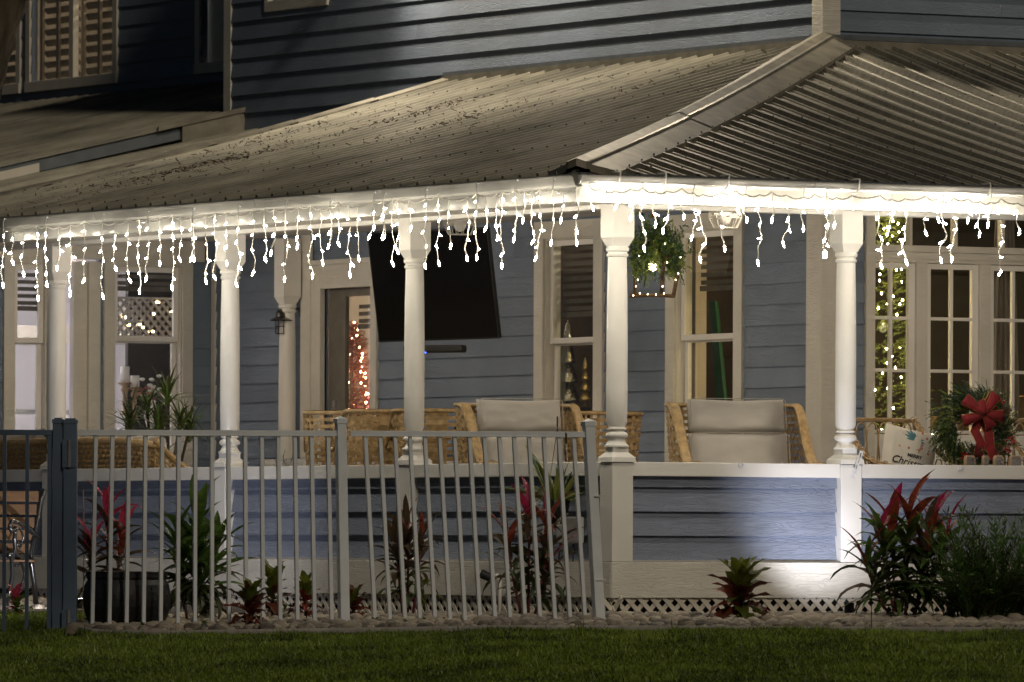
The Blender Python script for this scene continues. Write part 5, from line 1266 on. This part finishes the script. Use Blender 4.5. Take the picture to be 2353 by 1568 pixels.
# garden stake with dark butterfly/flower head
gp=gat(2003,49.9); gs=thing('garden_stake','dark thin garden stake topped by a metal rosebud at the lawn edge','garden stake',(gp.x,gp.y,gp.z-.02),-B)
MB().tube([(0,0,0),(0,0,.40)],.0028,5).ob('rod','black',gs)
for (x,z,rx_,rz_) in ((0,.40,.016,.028),(.006,.45,.020,.024),(-.012,.475,.012,.016),(.016,.488,.010,.020),(.012,.385,.010,.018)):
    MB().lathe([(.001,-1),(.7,-.7),(1,0),(.7,.7),(.001,1)],n=9,M=T((x,0,z))@S3(rx_,rx_*.7,rz_)).ob('petal','leafdark' if rz_>.025 else 'black',gs,smooth=True)
# uplights
def uplight(px,t_,label,target,power,ang=75,px_y=None):
    g=gat(px,t_); t=thing('landscape_spotlight',label,'spotlight',(g.x,g.y,g.z+.02),0)
    MB().lathe([(.032,-.03),(.034,.08),(.036,.085),(.030,.085),(.028,.07)],n=16).ob('housing','black',t); MB().lathe([(.027,0),(.001,.001)],(0,0,.071),14).ob('lens','uplens',t)
    l=bpy.data.lights.new('spot','SPOT'); l.energy=power; l.color=(.93,.92,1); l.spot_size=math.radians(ang); l.spot_blend=1; l.shadow_soft_size=.02
    o=bpy.data.objects.new('beam',l); C.objects.link(o); o.parent=t; o.location=(0,0,.09); d=Vector(target)-Vector((g.x,g.y,g.z+.11)); o.rotation_euler=d.to_track_quat('-Z','Y').to_euler()
uplight(1952,52.85,'small black uplight in the stones under the spotlit column',(1.66,-.05,.80),52,92)
uplight(188,55.0,'small uplight glowing beside the bench and gate post',(-.1,onX(190,1150,0).y,.85),90,125)
# adjustable spotlight (unlit) near the ti plant
p=onX(1118,1325,-.25); t=thing('garden_spotlight','unlit black garden spotlight on a pale pipe below the knee wall','spotlight',p,-.5); MB().lathe([(.02,-.05),(.03,-.02),(.032,.05),(.028,.055),(.001,.045)],n=14,M=RY(-1.15)).ob('head','black',t); MB().lathe([(.026,.0),(.02,.01),(.001,.012)],n=12,M=RY(-1.15)@T((0,0,.05))).ob('lens','clearplastic',t); MB().tube([(.03,0,-.005),(.07,0,.01),(.085,0,-.02),(.085,0,-.33)],.014,8).ob('pipe','white',t,smooth=True)
# outlets, cables
p=onX(1322,1215,-.03); t=thing('outlet_box','pair of pale outdoor outlet covers with cables near the corner post','outlet',p,-PI/2)
bev(MB().box((-.07,-.05,-.10),(.11,.0,.08)).ob('cover','outlet',t),.01); bev(MB().box((-.20,-.04,-.10),(-.12,.0,.03)).ob('cover','outlet',t),.008)
MB().tube([(-.16,-.03,-.1),(-.17,-.04,-.25),(-.20,-.05,-.35),(-.24,-.05,-.42),(-.26,-.12,-.50)],.006,6).tube([(.02,-.03,-.1),(.04,-.05,-.3),(-.02,-.10,-.45),(-.05,-.13,-.55)],.006,6).ob('cable','black',t)
# clear cup hooks & clips on rail
for (px,py,side) in ((930,1072,0),(1222,1072,0),(1390,1068,0),(1700,1068,1),(2205,1077,1)):
    p=onX(px,py,-.07) if side==0 else onY(px,py,-.07); t=thing('clear_hook',{930:'clear plastic hook on the rail post of the third column',1222:'clear plastic hook on the rail in front of the cushioned chair',1390:'clear plastic hook on the corner post',1700:'clear plastic hook on the rail in front of the right armchair',2205:'clear plastic hook on the rail below the wreath'}[px],'hook',p,0,'clear hooks stuck on the railing'); MB().box((-.018,-.006,-.012),(.018,.0,.012)).tube([(.01,-.004,.004),(.012,-.02,-.002),(.0,-.025,.006)],.003,5).ob('hook','clearplastic',t)
p=onY(1968,1068,-.12); t=thing('bottle_opener','shiny metal bottle opener fixed on the right column post','bottle opener',p,0); M_=RY(.35); m=MB(); m.box((-.014,-.006,-.06),(-.006,0,.09),M_).box((.006,-.006,-.06),(.014,0,.09),M_).box((-.014,-.007,-.075),(.014,0,-.055),M_).box((-.014,-.007,.085),(.014,0,.10),M_).box((-.006,-.005,0),(.006,0,.012),M_); bev(m.ob('opener','clearplastic',t),.003)

# tree at the left edge
tr=thing('oak_tree','leaning rough barked tree at the far left edge','tree',(*st(-4.35,50)[:2],G(-4.35,50)))
S_=lambda px,py:Vector(((px-CX)/F*50+4.35,0,EZ+(HY-py)*50/F-G(-4.35,50)))
rot=RZ(-B)
trunk=[(0,0,-.2),(0.05,0,.9),(.15,0,1.7)]; pts=[Vector(p) for p in trunk]+[S_(-185,500),S_(-105,240),S_(-58,80),S_(-12,-60),S_(90,-260),S_(180,-600)]
m=MB(); rr=[.42,.34,.30,.27,.25,.245,.24,.22,.16]; n=90; vs=[];
NP=[]; NR=[]
for i in range(len(pts)-1):
    for k in range(24): u=k/24; NP.append(pts[i].lerp(pts[i+1],u)); NR.append(rr[i]+(rr[i+1]-rr[i])*u)
m.tube(NP,NR,n); me=m.mesh('trunk','bark',False)
for v in me.vertices:
    a=math.atan2(v.co.y,v.co.x); nz=mnoise.noise(Vector((v.co.x*14,v.co.y*14,v.co.z*4)))+.5*mnoise.noise(Vector((v.co.x*30,v.co.y*30,v.co.z*9)))
    v.co.x+=nz*.028; v.co.y+=nz*.028
ob('trunk',me,tr,rot)
m=MB(); cc=S_(180,-600)
lv=[]
for i in range(14000):
    d=Vector((random.gauss(0,1),random.gauss(0,1),random.gauss(0,.6))).normalized(); cl_=int(random.random()*26); random_state=None
    cen=Vector((math.cos(cl_*2.4)*(1+cl_*.11)-1.2,math.sin(cl_*2.4)*(1+cl_*.11)-1.4,.9*math.sin(cl_*1.7)))+Vector((cc.x,0,cc.z+1.6))
    if i%3: cen=Vector((2.6+1.9*math.cos(cl_*2.4)*(cl_/26)**.5,-8.5+2.4*math.sin(cl_*2.4)*(cl_/26)**.5,6.9+.6*math.sin(cl_*1.7)))
    p=cen+d*random.uniform(.3,.95); a=d.orthogonal().normalized()*.05; b_=d.cross(a)*random.uniform(.5,1.2)
    m.add([p-a,p+b_,p+a,p-b_],[(0,1,2,3)])
m.ob('crown','leafdark',tr,rot)
MB().tube([cc-Vector((0,0,1)),Vector((1.2,-3,cc.z-.4)),Vector((2.2,-6,6.9)),Vector((2.6,-9,6.3))],[.13,.10,.07,.03],8).ob('limb','bark',tr,rot)
for k in range(6): 
    cl_=k*4; cen=Vector((math.cos(cl_*2.4)*(1+cl_*.11)-1.2,math.sin(cl_*2.4)*(1+cl_*.11)-1.4,0))+Vector((cc.x,0,cc.z+1.4)); MB().tube([cc-Vector((0,0,.6)),(cc+cen)/2,cen],[.10,.06,.02],8).ob('limb','bark',tr,rot)

# ================================================================ WALL LAMPS of the upper storey (just above the picture)
for i,(x,y,z,e,lab) in enumerate(((D1-.42,5.4,6.35,100,'nearest the house corner'),(D1-.42,8.4,6.35,120,'in the middle of the long wall'),(D1-.40,11.0,5.75,85,'beside the upstairs window'),(7.0,D1-.42,6.6,24,'on the right hand wall'))):
    t=thing('wall_lamp','outdoor wall lamp of the upper storey '+lab,'wall lamp',(x,y,z)); MB().lathe([(.02,.16),(.10,.10),(.12,.02),(.11,.02),(.02,.08)],n=18).ob('shade','white',t); MB().lathe([(.01,.06),(.04,.04),(.04,.0),(.01,-.02)],n=12).ob('lamp_bulb','roomlamp',t)
    MB().tube([(0,0,.14),(.2 if i<3 else 0,0 if i<3 else .2,.18),(.44 if i<3 else 0,0 if i<3 else .44,.12)],.012,6).ob('arm','white',t)
    l=bpy.data.lights.new('wall_lamp','SPOT'); l.energy=e*1.6; l.color=(1,.85,.64); l.spot_size=math.radians(165); l.spot_blend=.5; l.shadow_soft_size=.05
    o=bpy.data.objects.new('beam',l); C.objects.link(o); o.parent=t; o.location=(0,0,-.03)
    if i==2: l.spot_size=math.radians(172); l.spot_blend=1; o.rotation_euler=(Vector((2.2,5.5,3.0))-Vector((x,y,z))).to_track_quat('-Z','Y').to_euler()
for i,(x,y,e,lab) in enumerate(((2.3,1.9,11,'over the corner of the porch'),(2.2,5.6,14,'over the cushioned armchairs'),(2.3,9.2,21,'in front of the television'),(2.5,12.2,17,'by the porch door'),(1.2,7.4,12,'over the long wicker sofa'),(5.3,2.2,24,'over the rattan chairs'))):  # added fill lamps hidden by the fascia, brightening the porch walls
    t=thing('porch_fill_light','added round white porch fill light '+lab,'fill light',(x,y,CZ)); MB().lathe([(.10,0),(.11,-.02),(.09,-.05),(.01,-.06)],n=18).ob('fill_lamp_glass','fairy',t,smooth=True)
    l=bpy.data.lights.new('fill_light','POINT'); l.energy=e; l.color=(1,.87,.72); l.shadow_soft_size=.09
    o=bpy.data.objects.new('fill_light',l); C.objects.link(o); o.parent=t; o.location=(0,0,-.17)
